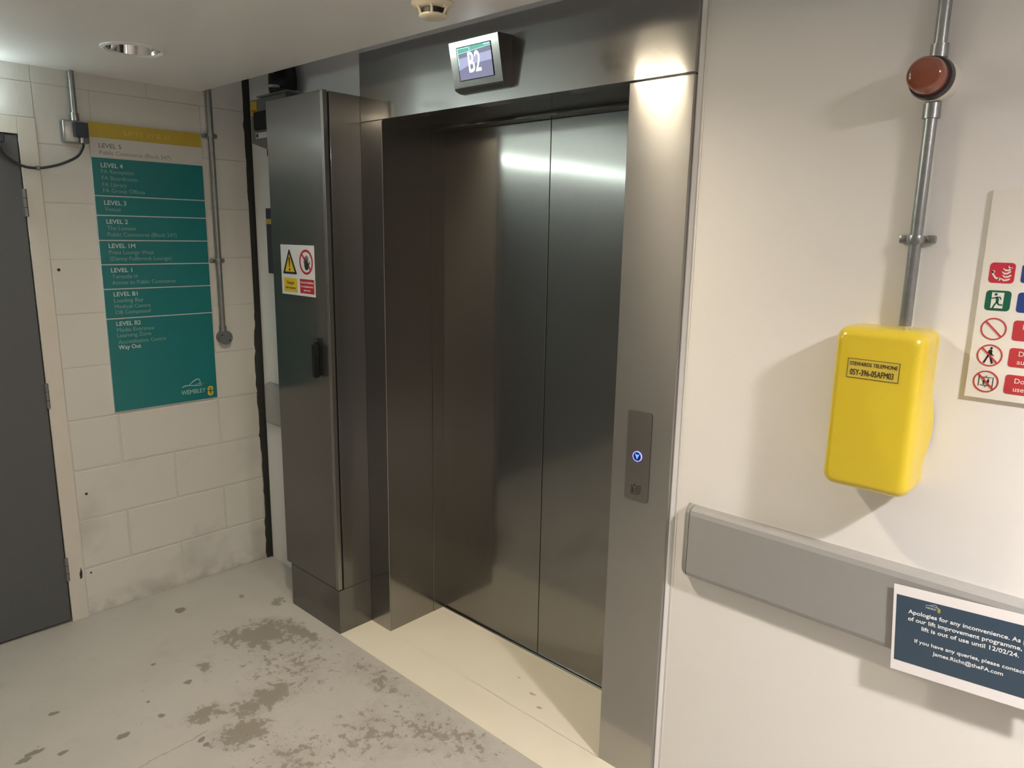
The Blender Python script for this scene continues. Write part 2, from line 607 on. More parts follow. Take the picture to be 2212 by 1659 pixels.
def stroke(bm, pts, wid, f, d0, d1):
    """a flat ribbon along 2-D points"""
    n = len(pts)
    L, R = [], []
    for i in range(n):
        a, b = pts[max(i - 1, 0)], pts[min(i + 1, n - 1)]
        dx, dy = b[0] - a[0], b[1] - a[1]
        l = math.hypot(dx, dy) or 1
        ww = (wid[i] if isinstance(wid, (list, tuple)) else wid) / 2
        L.append((pts[i][0] - dy / l * ww, pts[i][1] + dx / l * ww))
        R.append((pts[i][0] + dy / l * ww, pts[i][1] - dx / l * ww))
    return aprism(bm, R + L[::-1], f, d0, d1)

def lettering(name, text, f, u, v, cap, mat, parent, width=None, bold=0.0, d=0.0006, align='LEFT', rot=0.0, squeeze=1.0):
    """one line of text as a thin mesh lying on the sheet f; (u, v) is the baseline start"""
    cu = bpy.data.curves.new('t', 'FONT')
    cu.body = text
    cu.size = 1.0
    cu.resolution_u = 3
    cu.align_x = 'LEFT'
    to = bpy.data.objects.new('t', cu)
    me = bpy.data.meshes.new_from_object(to)
    bm = NB()
    bm.from_mesh(me)
    bpy.data.objects.remove(to)
    bpy.data.curves.remove(cu)
    bpy.data.meshes.remove(me)
    x0 = min(p.co.x for p in bm.verts)
    x1 = max(p.co.x for p in bm.verts)
    s = cap / 0.73
    sx = (width / (x1 - x0)) if width else s * squeeze
    if align == 'CENTER':
        off = -(x1 - x0) / 2 * sx
    elif align == 'RIGHT':
        off = -(x1 - x0) * sx
    else:
        off = 0.0
    ca, sa = math.cos(rot), math.sin(rot)
    # heavier strokes: overlay shifted copies of the glyphs, each a hair lower than the one before
    shifts = [(0.0, 0.0)] + ([(bold, 0.0), (-bold, 0.0), (0.0, bold), (0.0, -bold)] if bold else [])
    out = NB()
    for k, (dx, dy) in enumerate(shifts):
        c = bm.copy()
        r = bmesh.ops.extrude_face_region(c, geom=c.faces[:])
        top = {g for g in r['geom'] if isinstance(g, bmesh.types.BMVert)}
        for p in c.verts:
            a, b = (p.co.x + dx - x0) * sx + off, (p.co.y + dy) * s
            p.co = f(u + a * ca - b * sa, v + a * sa + b * ca, (d if p in top else d - 0.0006) - 0.00008 * k)
        tm = bpy.data.meshes.new('t')
        c.to_mesh(tm)
        c.free()
        out.from_mesh(tm)
        bpy.data.meshes.remove(tm)
    bm.free()
    bm = out
    return obj(name, bm, mat, parent)

# ================================================================== THE SETTING
floor_stains = [(-0.37, -0.39, 0.17, 0.17, 1.0), (-0.27, -0.28, 0.20, 0.07, 0.9), (-0.45, -0.50, 0.10, 0.09, 0.7), (0.04, -0.58, 0.10, 0.13, 1.0), (-0.03, -0.80, 0.07, 0.10, 0.9), (0.16, -0.75, 0.12, 0.13, 0.95),
                (0.05, -0.68, 0.10, 0.10, 0.8), (-0.58, -0.21, 0.06, 0.05, 0.7), (-0.745, -0.297, 0.05, 0.03, 0.7), (-0.31, -0.67, 0.07, 0.05, 0.75), (0.47, -0.45, 0.24, 0.24, 0.42), (0.62, -0.30, 0.26, 0.16, 0.46),
                (0.25, -0.24, 0.35, 0.10, 0.46), (-0.08, -0.42, 0.34, 0.26, 0.40), (0.42, -0.70, 0.26, 0.24, 0.42), (0.75, -0.24, 0.20, 0.08, 0.5)]
floor_spots = [(-0.817, -0.551, 0.030, 0.024), (-0.114, -1.041, 0.016, 0.026), (-0.412, -1.166, 0.014, 0.018), (-0.129, -0.907, 0.012, 0.013),
               (-0.257, -0.757, 0.014, 0.020), (-0.242, -0.911, 0.007, 0.006), (0.092, -0.866, 0.012, 0.016), (0.129, -0.865, 0.010, 0.012),
               (-0.233, -1.271, 0.016, 0.030), (-0.215, -1.305, 0.014, 0.028), (-0.169, -1.208, 0.010, 0.022), (-0.471, -0.806, 0.008, 0.014)]
FLOOR = floor_material('worn_grey_concrete_floor', (0.48, 0.45, 0.405), (0.225, 0.193, 0.150), floor_stains, floor_spots, (0.083, -1.063, 0.063, -0.829))
SCREED = floor_material('cream_painted_screed', (0.76, 0.70, 0.565), (0.50, 0.43, 0.32), [], [(0.727, 0.102, 0.016, 0.006), (0.799, 0.058, 0.014, 0.007), (0.62, 0.14, 0.009, 0.004)], None, 0.35)

fl_o = obj('floor', box(XW - 0.2, XMAX + 0.2, YMIN - 0.2, 0.16, -0.12, 0.0), FLOOR)
tag(fl_o, 'worn grey painted concrete floor with brown worn patches', kind='structure')
bm = NB()
abox(bm, XC1, XF + 0.006, YC, 0.0, -0.02, 0.0022)
abox(bm, -0.002, XR + 0.002, -0.001, YD + 0.03, -0.02, 0.0022)
obj('threshold_screed', bm, SCREED, fl_o)

# lift wall: painted, left of the surround, right of it and above it
bm = NB()
abox(bm, -1.028, XHL, YW, 0.16, -0.02, 3.0)
abox(bm, XF, XMAX + 0.2, YW, 0.16, -0.02, 3.0)
abox(bm, XHL, XF, YW, 0.16, ZT, 3.0)
wb = obj('wall_back', bm, WALL)
tag(wb, 'smooth cream painted wall around the lift', kind='structure')
me = wb.data
me.materials.append(WALL_L)
for p in me.polygons:
    if p.center.x < 0.0 and p.center.z < 2.99 and p.center.x < XHL + 0.001:
        p.material_index = 1
wf = tag(obj('wall_front', box(XW - 0.2, XMAX + 0.2, YMIN - 0.2, YMIN, 0, 3.0), WALL), 'plain painted wall at the far side of the lobby', kind='structure')
wr = tag(obj('wall_right', box(XMAX, XMAX + 0.2, YMIN, 0.16, 0, 3.0), WALL), 'plain painted wall closing the corridor', kind='structure')

# left wall: mortar core with every block laid on it
DY0, DY1 = -0.920, -2.72       # door opening
FRZ = 2.094
bm = NB()
abox(bm, XW - 0.2, XW - 0.003, -0.858, 0.0, -0.02, 3.0)
abox(bm, XW - 0.2, XW - 0.003, DY1 - 0.062, -0.858, FRZ, 3.0)
abox(bm, XW - 0.2, XW, YMIN, DY1 - 0.062, -0.02, 3.0)
wl = obj('wall_left', bm, MORTAR)
tag(wl, 'white painted concrete block wall with the level directory on it', kind='structure')
block_mesh = {}
def block(y0, y1, z0, z1, g):
    key = (round(y1 - y0, 4), round(z1 - z0, 4), g)
    if key not in block_mesh:
        b_ = box(-0.05, 0.0, 0, y1 - y0 - g, 0, z1 - z0 - g, 0.0035 if g > 0.003 else 0.0015, 2)
        m_ = bpy.data.meshes.new('block')
        bmesh.ops.recalc_face_normals(b_, faces=b_.faces)
        b_.to_mesh(m_)
        b_.free()
        m_.materials.append(BLOCK)
        block_mesh[key] = m_
    o = bpy.data.objects.new('block', block_mesh[key])
    C.objects.link(o)
    o.parent = wl
    o.location = (XW - random.uniform(0, 0.0012), y0 + g / 2, z0 + g / 2)
CH = 0.2225
for i in range(13):
    z0, z1 = i * CH, (i + 1) * CH
    g = 0.0075 if i < 4 else 0.0025
    cuts = [-0.858, -0.435, -0.002] if i % 2 == 0 else [-0.858, -0.66, -0.21, -0.002]
    for a, b in zip(cuts, cuts[1:]):
        block(a, b, z0, z1, g)
    if z1 > FRZ + 0.02:
        zz = max(z0, FRZ)
        y = -0.858
        step = 0.4497
        first = 0.225 if i % 2 else 0.0
        ys = [y] + [y - first - step * k for k in range(0 if first else 1, 5)]
        for a, b in zip(ys, ys[1:]):
            block(b, a, zz, z1, g)

for y, z, r in ((-0.831, 1.516, 0.006), (-0.816, 0.561, 0.0055), (-0.83, 0.200, 0.004)):
    obj('drill_hole', lathe([(0.0, 0.0008), (r, 0.0008), (r * 1.1, -0.001)], (XW, y, z), (1, 0, 0), 12), JOINT, wl)
obj('paint_chip', prism([(-0.874, 0.185), (-0.866, 0.19), (-0.864, 0.215), (-0.868, 0.24), (-0.8715, 0.222), (-0.876, 0.21)], fl(XW + 0.002), -0.001, 0.0006), JOINT, wl)
# dark ragged movement joint in the corner
jag = []
nj = 90
for k in range(nj + 1):
    z = 3.0 * k / nj
    jag.append((-0.006 + 0.005 * math.sin(z * 5.1) + random.uniform(-0.005, 0.004) + (0.006 if z > 1.2 else 0.0), z))
bm = prism([(0.03, 0.0)] + [(0.03, 3.0)] + jag[::-1], fl(XW + 0.0005), -0.004, 0.0016)
abox(bm, XW - 0.0005, -1.0285, 0.0235, 0.03, 0.0, 3.0)
abox(bm, XW - 0.19, XW - 0.0045, 0.0005, 0.155, 0.0, 3.0)  # backing added behind the joint to block sky light leaking through
abox(bm, XW - 0.004, -1.0285, 0.031, 0.155, 0.0, 3.0)
tag(obj('trim_1', bm, JOINT), 'ragged dark filler strip in the corner beside the block wall', kind='structure')

# ceiling with holes for the downlights, its end face and the slot above
LAMPS = [(-0.466, -0.693, 'off'), (0.712, -0.775, 'warm'), (3.07, -0.745, 'right'), 
         (2.0, -3.3, 'rear_fill')]
LR = 0.088
bm = NB()
def cq(x0, x1, y0, y1):
    bm.faces.new([bm.verts.new(p) for p in ((x0, y0, ZC), (x1, y0, ZC), (x1, y1, ZC), (x0, y1, ZC))])
def hole(x, y, x0, x1, y0, y1):
    n = 32
    inner, outer = [], []
    for k in range(n):
        a = 2 * PI * k / n + PI / 4
        c_, s_ = math.cos(a), math.sin(a)
        inner.append(bm.verts.new((x + LR * c_, y + LR * s_, ZC)))
        m_ = max(abs(c_), abs(s_))
        px, py = c_ / m_, s_ / m_
        ox = x + px * ((x1 - x) if px > 0 else (x - x0))
        oy = y + py * ((y1 - y) if py > 0 else (y - y0))
        outer.append(bm.verts.new((ox, oy, ZC)))
    for k in range(n):
        j = (k + 1) % n
        bm.faces.new((inner[k], inner[j], outer[j], outer[k]))
rows = [(-0.95, -0.5, [l for l in LAMPS if l[1] > -1]), (-3.5, -3.1, [l for l in LAMPS if l[1] < -1])]
cq(XW - 0.003, XMAX, -0.5, YE)
cq(XW - 0.003, XMAX, -3.1, -0.95)
cq(XW - 0.003, XMAX, YMIN, -3.5)
for y0, y1, ls in rows:
    x = XW - 0.003
    for l in sorted(ls):
        cq(x, l[0] - 0.2, y0, y1)
        hole(l[0], l[1], l[0] - 0.2, l[0] + 0.2, y0, y1)
        x = l[0] + 0.2
    cq(x, XMAX, y0, y1)
abox(bm, XW - 0.003, XMAX, YE - 0.02, YE, ZC + 0.0004, 3.0)
abox(bm, XW - 0.2, XMAX + 0.2, YMIN - 0.2, YE, 3.0, 3.1)
ce = obj('ceiling', bm, CEIL)
tag(ce, 'low white ceiling stopping short of the lift wall', kind='structure')

# access hatch in the ceiling
hx, hy = -0.138, -1.079
bm = NB()
abox(bm, hx, hx + 0.32, hy - 0.32, hy, ZC - 0.010, ZC - 0.0005, 0.0015)
hatch = thing('access_hatch', (hx + 0.16, hy - 0.16, ZC), 'square white access hatch set in the ceiling', 'hatch')
obj('hatch_frame', bm, CEIL, hatch)
obj('hatch_panel', box(hx + 0.022, hx + 0.298, hy - 0.298, hy - 0.022, ZC - 0.014, ZC - 0.009, 0.001), CEIL, hatch)

# ------------------------------------------------------------------ lift surround and doors
sur = thing('trim_2', (0.55, 0.02, 0), 'brushed stainless steel surround framing the lift doorway', None, kind='structure')
obj('header_panel', box(XHL, XF, 0.0, 0.05, H, ZT, 0.0012, 2), STEEL, sur)
obj('jamb_panel', box(XR, XF, 0.0, 0.022, 0.0, H - 0.005, 0.0012, 2), STEEL, sur)
obj('jamb_panel', box(XHL, 0.0, 0.0, 0.004, 0.0, H - 0.005, 0.0012, 2), STEEL, sur)
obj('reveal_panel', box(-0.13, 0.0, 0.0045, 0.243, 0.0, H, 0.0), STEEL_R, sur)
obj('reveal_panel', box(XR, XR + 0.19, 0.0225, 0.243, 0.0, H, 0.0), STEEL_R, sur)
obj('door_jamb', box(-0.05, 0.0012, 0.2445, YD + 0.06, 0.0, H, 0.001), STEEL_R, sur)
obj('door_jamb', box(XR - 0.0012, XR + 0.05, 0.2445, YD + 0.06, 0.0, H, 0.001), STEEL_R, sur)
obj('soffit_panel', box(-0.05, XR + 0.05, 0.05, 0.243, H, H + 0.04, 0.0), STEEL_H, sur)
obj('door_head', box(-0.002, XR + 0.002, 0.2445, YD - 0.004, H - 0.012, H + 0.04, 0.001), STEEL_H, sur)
d1 = thing('door_1', (0.55, YD, 0), 'closed two-leaf brushed steel lift door', None, kind='structure')
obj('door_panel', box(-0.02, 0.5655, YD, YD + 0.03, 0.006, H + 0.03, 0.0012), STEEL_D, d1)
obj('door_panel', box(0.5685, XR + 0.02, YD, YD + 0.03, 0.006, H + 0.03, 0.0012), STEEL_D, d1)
obj('door_sill', box(0.0015, XR - 0.0015, YD - 0.012, YD - 0.003, 0.0, 0.0045, 0.0006), SILL, d1)
obj('sill_groove', box(0.0015, XR - 0.0015, YD - 0.003, YD + 0.03, 0.0, 0.0035), BLACK, d1)
obj('shaft_backing', box(-0.05, XR + 0.05, YD + 0.032, YD + 0.05, 0.0, H + 0.04), BLACK, d1)
bm = NB()
FZ = lambda u, v, d=0.0: Vector((u, v, d))
aprism(bm, [(XF + 0.0002, YW + 0.001), (XF + 0.0002, YW - 0.008), (XF + 0.003, YW - 0.0085), (XF + 0.012, YW - 0.0012), (XF + 0.0125, YW + 0.001)], FZ, 0.0, 3.0)
aprism(bm, [(XF + 0.0126, YW + 0.001), (XF + 0.0126, YW - 0.0008), (XF + 0.0205, YW - 0.0018), (XF + 0.021, YW + 0.001)], FZ, 0.0, 3.0)
tag(obj('trim_3', bm, BEAD), 'narrow white edge bead between steel surround and cream wall', kind='structure')

# ------------------------------------------------------------------ grey double door on the block wall
d2 = thing('door_2', (XW, DY0, 0), 'dark grey flush door hung in a cream frame', None, kind='structure')
for y0, y1 in ((DY0 - 0.898, DY0 - 0.004), (DY1 + 0.004, DY0 - 0.902)):
    leaf = obj('door_leaf', box(XW - 0.05, XW - 0.004, y0, y1, 0.010, 2.026, 0.0015), DOORP, d2)
for z in (1.775, 1.009, 0.247):
    hg = obj('hinge', lathe([(0.0, -0.052), (0.0075, -0.052), (0.0075, 0.052), (0.0, 0.052)], (XW + 0.004, DY0 - 0.001, z), (0, 0, 1), 12), GREY_STEEL, d2, True)
    bm = NB()
    abox(bm, XW - 0.006, XW - 0.0005, DY0 - 0.010, DY0 + 0.006, z - 0.05, z + 0.05)
    obj('hinge_plate', bm, GREY_STEEL, hg)
    for dz in (-0.018, 0.018):
        obj('hinge_seam', lathe([(0.0078, -0.001), (0.0078, 0.001)], (XW + 0.004, DY0 - 0.001, z + dz), (0, 0, 1), 12), BLACK, hg)
bm = NB()
abox(bm, XW - 0.06, XW + 0.002, DY0, -0.858, 0.0, FRZ, 0.0015)
abox(bm, XW - 0.06, XW + 0.002, DY1 - 0.062, DY1, 0.0, FRZ, 0.0015)
abox(bm, XW - 0.06, XW + 0.002, DY1, DY0, 2.030, FRZ, 0.0015)
tag(obj('trim_4', bm, FRAMEP), 'cream painted frame around the dark grey door', kind='structure')
obj('door_backing', box(XW - 0.2, XW - 0.06, DY1, DY0, 0, 2.03), BLACK, d2)

# ================================================================== CEILING FITTINGS
lamp_words = {'off': 'unlit recessed downlight with mirrored reflector, nearest the block wall', 'warm': 'lit warm recessed downlight in front of the lift door',
              'right': 'lit neutral recessed downlight along the corridor wall', 'rear_fill': 'unseen downlight added to light the back of the lobby'}
for x, y, k in LAMPS:
    t = thing('downlight', (x, y, ZC), lamp_words[k], 'light', 'recessed ceiling downlights')
    obj('trim_ring', lathe([(LR - 0.004, 0.002), (LR - 0.004, -0.002), (LR + 0.004, -0.006), (LR + 0.014, -0.003), (LR + 0.015, 0.001)], (x, y, ZC), (0, 0, 1), 48), CEIL, t, True)
    obj('reflector', lathe([(LR - 0.004, 0.0), (LR - 0.010, 0.03), (LR - 0.022, 0.065), (LR - 0.040, 0.10), (0.030, 0.125), (0.0, 0.13)], (x, y, ZC), (0, 0, 1), 48), CHROME, t, True)
    z = ZC + 0.055
    lm = {'off': LAMP_OFF, 'warm': GLOW_A, 'right': GLOW_B, 'rear_fill': GLOW_C}[k]
    if k == 'off':
        obj('lamp', lathe([(0.0, -0.01), (0.026, -0.004), (0.032, 0.01), (0.032, 0.06), (0.0, 0.06)], (x, y, z), (0, 0, 1), 32), lm, t, True)
    else:
        dp = {'warm': 0.030, 'right': 0.052, 'rear_fill': 0.04}[k]
        obj('lamp', lathe([(0.0, -0.003), (0.050, -0.002), (0.054, 0.003), (0.054, 0.015), (0.0, 0.015)], (x, y, ZC + dp), (0, 0, 1), 32), lm, t, True)
        # glowing ring added at the mouth to throw light sideways, softer than the lamp
        rm = {'warm': RING_A, 'right': RING_B, 'rear_fill': RING_C}[k]
        obj('added_glow_ring', lathe([(0.068, 0.001), (0.083, 0.001), (0.083, 0.004), (0.068, 0.004)], (x, y, ZC), (0, 0, 1), 40, True), rm, t)

# smoke detector
sx_, sy_ = 0.765, -0.408
sd = thing('smoke_detector', (sx_, sy_, ZC), 'cream round smoke detector hanging from the ceiling near the lift', 'detector')
cc = (sx_, sy_, ZC)
obj('mounting_base', lathe([(0.0, 0.001), (0.047, 0.001), (0.049, -0.012), (0.0, -0.012)], cc, (0, 0, 1), 40), CREAM, sd, True)
obj('body_ring', lathe([(0.0, -0.0122), (0.050, -0.0122), (0.055, -0.016), (0.0565, -0.021), (0.052, -0.026), (0.042, -0.031), (0.034, -0.032), (0.0, -0.032)], cc, (0, 0, 1), 48), CREAM, sd, True)
obj('smoke_chamber', lathe([(0.030, -0.031), (0.030, -0.048)], cc, (0, 0, 1), 32), SOOT, sd, True)
for k in range(6):
    a = k * PI / 3 + 0.25
    c_, s_ = math.cos(a), math.sin(a)
    obj('strut', tube([(sx_ + 0.043 * c_, sy_ + 0.043 * s_, ZC - 0.029), (sx_ + 0.037 * c_, sy_ + 0.037 * s_, ZC - 0.040), (sx_ + 0.033 * c_, sy_ + 0.033 * s_, ZC - 0.049)], 0.0033, 8), CREAM, sd, True)
obj('cap', lathe([(0.0, -0.046), (0.034, -0.046), (0.0365, -0.048), (0.0365, -0.050), (0.033, -0.0535), (0.0, -0.0555)], cc, (0, 0, 1), 48), CREAM, sd, True)
for a in (0.0, 2.3):
    obj('indicator', lathe([(0.0, -0.0345), (0.0028, -0.034), (0.0028, -0.026), (0.0, -0.026)], (sx_ + 0.044 * math.cos(a), sy_ + 0.044 * math.sin(a), ZC), (0, 0, 1), 10), WHITE_T, sd, True)

# cool batten over the grey door, on the wall
bt = thing('batten_light', (XW, -1.85, 2.14), 'long cool white batten light above the grey double door', 'light')
obj('batten_body', box(XW, XW + 0.030, -2.62, -1.01, 2.110, 2.190, 0.004), WHITEP, bt)
obj('tube', tube([(XW + 0.046, -2.61, 2.15), (XW + 0.046, -1.015, 2.15)], 0.014, 16), GLOW_D, bt, True)

# ================================================================== THINGS ON THE LIFT FRONT
# floor indicator display on the header: a wedge whose screen leans out at the top
dx0, dx1 = 0.443, 0.663
yt, yb, zt, zb = -0.064, -0.036, 2.284, 2.144
dis = thing('floor_indicator', (0.553, 0.0, 2.137), 'steel wedge display showing B2 above the lift door', 'display')
bm = NB()
pr = [(0.0, 2.288), (-0.003, 2.2885), (yt + 0.003, zt + 0.0015), (yt, zt), (yb - 0.0, zb + 0.006), (yb + 0.003, zb), (-0.012, 2.137), (0.0, 2.137)]
A = [bm.verts.new((dx0, y, z)) for y, z in pr]
B = [bm.verts.new((dx1, y, z)) for y, z in pr]
bm.faces.new(A)
bm.faces.new(B[::-1])
for i in range(len(pr)):
    j = (i + 1) % len(pr)
    bm.faces.new((A[i], A[j], B[j], B[i]))
obj('housing', bm, STEEL_D, dis)
ny, nz = zb - zt, -(yb - yt)
ln = math.hypot(ny, nz)
def fd(u, v, d=0.0):                # u along x in metres, v 0..1 up the leaning face
    return Vector((u, yb + (yt - yb) * v, zb + (zt - zb) * v)) + Vector((0, -0.98, -0.196)) * d
Vs = math.hypot(zt - zb, yt - yb)
sx0, sx1 = 0.478, 0.628
scr = obj('screen', prism(rect(sx0, sx1, 0.19, 0.86), fd, -0.002, 0.0006), SCR_BG, dis)
obj('screen_border', aring(NB(), rect(sx0 - 0.0025, sx1 + 0.0025, 0.175, 0.875), rect(sx0, sx1, 0.19, 0.86), fd, -0.001, 0.001), BLACK, dis)
obj('picture_band', prism([(sx0, 0.40), (0.52, 0.47), (0.57, 0.50), (sx1, 0.51), (sx1, 0.69), (sx0, 0.64)], fd, 0.0006, 0.0009), SCR_BAND, scr)
obj('picture_band', prism([(sx0, 0.64), (sx1, 0.69), (sx1, 0.79), (sx0, 0.72)], fd, 0.0006, 0.0009), SCR_DARK, scr)
obj('status_strip', prism([(sx0, 0.735), (sx1, 0.80), (sx1, 0.86), (sx0, 0.86)], fd, 0.0006, 0.0009), SCR_GRN, scr)
bm = NB()
stroke(bm, [(sx0, 0.735), (sx1, 0.80)], 0.010, fd, 0.0009, 0.0012)
aprism(bm, rect(0.533, 0.5355, 0.745, 0.86), fd, 0.0009, 0.0012)
aprism(bm, rect(0.482, 0.530, 0.835, 0.85), fd, 0.0009, 0.0012)
aprism(bm, rect(0.598, 0.625, 0.825, 0.85), fd, 0.0009, 0.0012)
aprism(bm, rect(sx0, sx0 + 0.004, 0.50, 0.86), fd, 0.0009, 0.0012)
obj('status_lines', bm, SCR_PALE, scr)
def fdt(u, v, d=0.0):
    return fd(u, v / Vs, d)
lettering('floor_number', 'B2', fdt, 0.5515, 0.33 * Vs, 0.062, SCR_TXT, scr, width=0.054, bold=0.012, d=0.0018, align='CENTER')

# call panel with lit button
cp = thing('call_panel', (1.198, 0.0, 0.92), 'satin steel call plate with a glowing blue down button', 'call panel')
obj('face_plate', prism(rrect(1.157, 1.239, 0.920, 1.192, 0.009), fw(0.0), -0.001, 0.0022), STEEL_P, cp)
btn = obj('button', prism(circ(1.197, 1.057, 0.0135, 40), fw(0.0), 0.002, 0.0045), BTN_BLUE, cp)
obj('button_ring', aring(NB(), circ(1.197, 1.057, 0.0155, 40), circ(1.197, 1.057, 0.0132, 40), fw(0.0), 0.002, 0.0050), BTN_RING, btn)
obj('down_arrow', prism([(1.197, 1.048), (1.2045, 1.0655), (1.197, 1.0615), (1.1895, 1.0655)], fw(0.0), 0.0045, 0.0052), BTN_ARROW, btn)
bm = NB()
F0 = fw(0.0)
aring(bm, rect(1.180, 1.203, 0.940, 0.966), rect(1.1815, 1.2015, 0.9415, 0.9645), F0, 0.0022, 0.0027)
aprism(bm, rect(1.1905, 1.1925, 0.966, 0.972), F0, 0.0022, 0.0027)
aprism(bm, circ(1.1862, 0.9595, 0.0018, 10), F0, 0.0022, 0.0027)
aprism(bm, [(1.1842, 0.944), (1.1882, 0.944), (1.1888, 0.957), (1.1836, 0.957)], F0, 0.0022, 0.0027)
stroke(bm, [(1.1925, 0.945), (1.1965, 0.952), (1.1945, 0.9565), (1.1985, 0.962)], 0.0025, F0, 0.0022, 0.0027)
for k in range(4):
    z = 0.943 + k * 0.007
    stroke(bm, [(1.204, z), (1.207, z + 0.0035), (1.210, z + 0.003), (1.2145, z + 0.008)], [0.001, 0.0026, 0.0026, 0.001], F0, 0.0022, 0.0027)
obj('fire_pictogram', bm, LET_B, cp)

# ------------------------------------------------------------------ steel control cabinet
cab = thing('control_cabinet', (-0.34, -0.08, 0), 'tall brushed steel control cabinet standing left of the lift doorway', 'cabinet')
obj('cabinet_body', box(-0.515, XC1, -0.1375, YW - 0.001, 0.2, 2.196, 0.0012), STEEL_C, cab)
obj('plinth', box(-0.515, XC1, YC + 0.001, YW - 0.001, 0.0, 0.1985, 0.0012), STEEL_C, cab)
dr = obj('cabinet_door', box(XC0, XC1 - 0.0005, YC, -0.1455, 0.2015, 2.198, 0.0016), STEEL_C, cab)
obj('door_edge_lip', box(XC1 - 0.018, XC1 + 0.0004, YC - 0.0012, -0.1465, 0.203, 2.1965, 0.0008), plain('dull_steel_edge', (0.30, 0.29, 0.27), 0.35, 1.0, 0.04), dr)
obj('gap_shade_strip', box(-0.51, XC1 - 0.003, -0.146, -0.137, 0.202, 2.19), BLACK, cab)  # black strip put in for the shade in the gap behind the door
# swing handle
bm = NB()
hp = [(-0.232, 1.120), (-0.196, 1.120), (-0.194, 1.128), (-0.194, 1.240), (-0.203, 1.262), (-0.208, 1.268), (-0.220, 1.268), (-0.228, 1.262), (-0.234, 1.240), (-0.234, 1.128)]
hd = obj('handle', prism(hp, fw(YC), 0.0, 0.012), BLACK, dr)
bm = NB()
aprism(bm, [(-0.228, 1.114), (-0.222, 1.110), (-0.206, 1.110), (-0.200, 1.114), (-0.200, 1.236), (-0.206, 1.246), (-0.222, 1.246), (-0.228, 1.236)], fw(YC), 0.012, 0.030)
bmesh.ops.bevel(bm, geom=[e for e in bm.edges], offset=0.0025, segments=2, affect='EDGES')
obj('handle_grip', bm, BLACK, hd, True)
obj('handle_lock', lathe([(0.0, 0.018), (0.006, 0.017), (0.007, 0.010), (0.007, 0.0)], (-0.214, YC, 1.257), (0, -1, 0), 16), BLUEBLK, hd, True)

# warning sign on the cabinet door
FS = fw(YC)
ws = thing('warning_sign', (-0.354, YC, 1.429), 'white warning sign with yellow triangle and barred hand on cabinet', 'sign')
obj('sign_plate', prism(rect(-0.479, -0.229, 1.429, 1.631), FS, 0.0002, 0.0022), WSIGN, ws)
tri = obj('warning_triangle', prism([(-0.465, 1.516), (-0.461, 1.513), (-0.363, 1.513), (-0.359, 1.516), (-0.409, 1.612), (-0.415, 1.612)], FS, 0.002, 0.0026), LET_B, ws)
obj('triangle_field', prism([(-0.449, 1.522), (-0.375, 1.522), (-0.412, 1.594)], FS, 0.0026, 0.0030), YPRINT, tri)
bm = NB()
aprism(bm, [(-0.414, 1.541), (-0.410, 1.541), (-0.4065, 1.577), (-0.409, 1.581), (-0.415, 1.581), (-0.4175, 1.577)], FS, 0.0030, 0.0034)
aprism(bm, circ(-0.412, 1.531, 0.0055, 16), FS, 0.0030, 0.0034)
obj('exclamation_mark', bm, LET_B, tri)
ph_ = obj('prohibition_ring', aring(NB(), circ(-0.287, 1.565, 0.0495, 48), circ(-0.287, 1.565, 0.0405, 48), FS, 0.002, 0.0027), RED, ws)
bm = NB()
stroke(bm, [(-0.287 - 0.030, 1.565 + 0.030), (-0.287 + 0.030, 1.565 - 0.030)], 0.009, FS, 0.002, 0.0025)
obj('prohibition_bar', bm, RED, ph_)
bm = NB()
aprism(bm, [(-0.292, 1.534), (-0.276, 1.534), (-0.270, 1.546), (-0.268, 1.562), (-0.299, 1.562), (-0.300, 1.548)], FS, 0.0025, 0.0030)
for (bx, by), (tx, ty) in (((-0.296, 1.558), (-0.303, 1.571)), ((-0.291, 1.560), (-0.291, 1.588)), ((-0.284, 1.560), (-0.282, 1.592)), ((-0.277, 1.560), (-0.272, 1.588)), ((-0.272, 1.548), (-0.259, 1.568))):
    stroke(bm, [(bx, by), (tx, ty)], [0.0072, 0.004], FS, 0.0025, 0.0031)
obj('hand_pictogram', bm, LET_B, ph_)
yl = obj('danger_field', prism(rect(-0.461, -0.358, 1.440, 1.497), FS, 0.002, 0.0026), YPRINT, ws)
lettering('danger_lettering', 'Danger', FS, -0.4095, 1.471, 0.015, LET_B, yl, width=0.058, d=0.0031, align='CENTER')
lettering('danger_lettering', 'Lift Machinery', FS, -0.4095, 1.453, 0.010, LET_B, yl, width=0.080, d=0.0031, align='CENTER')
rd = obj('forbidden_field', prism(rect(-0.338, -0.234, 1.440, 1.497), FS, 0.002, 0.0026), RED, ws)
for s, z, wd in (('Access forbidden', 1.480, 0.096), ('to unauthorised', 1.464, 0.090), ('persons', 1.449, 0.048)):
    lettering('forbidden_lettering', s, FS, -0.286, z, 0.0095, WSIGN, rd, width=wd, d=0.0031, align='CENTER')

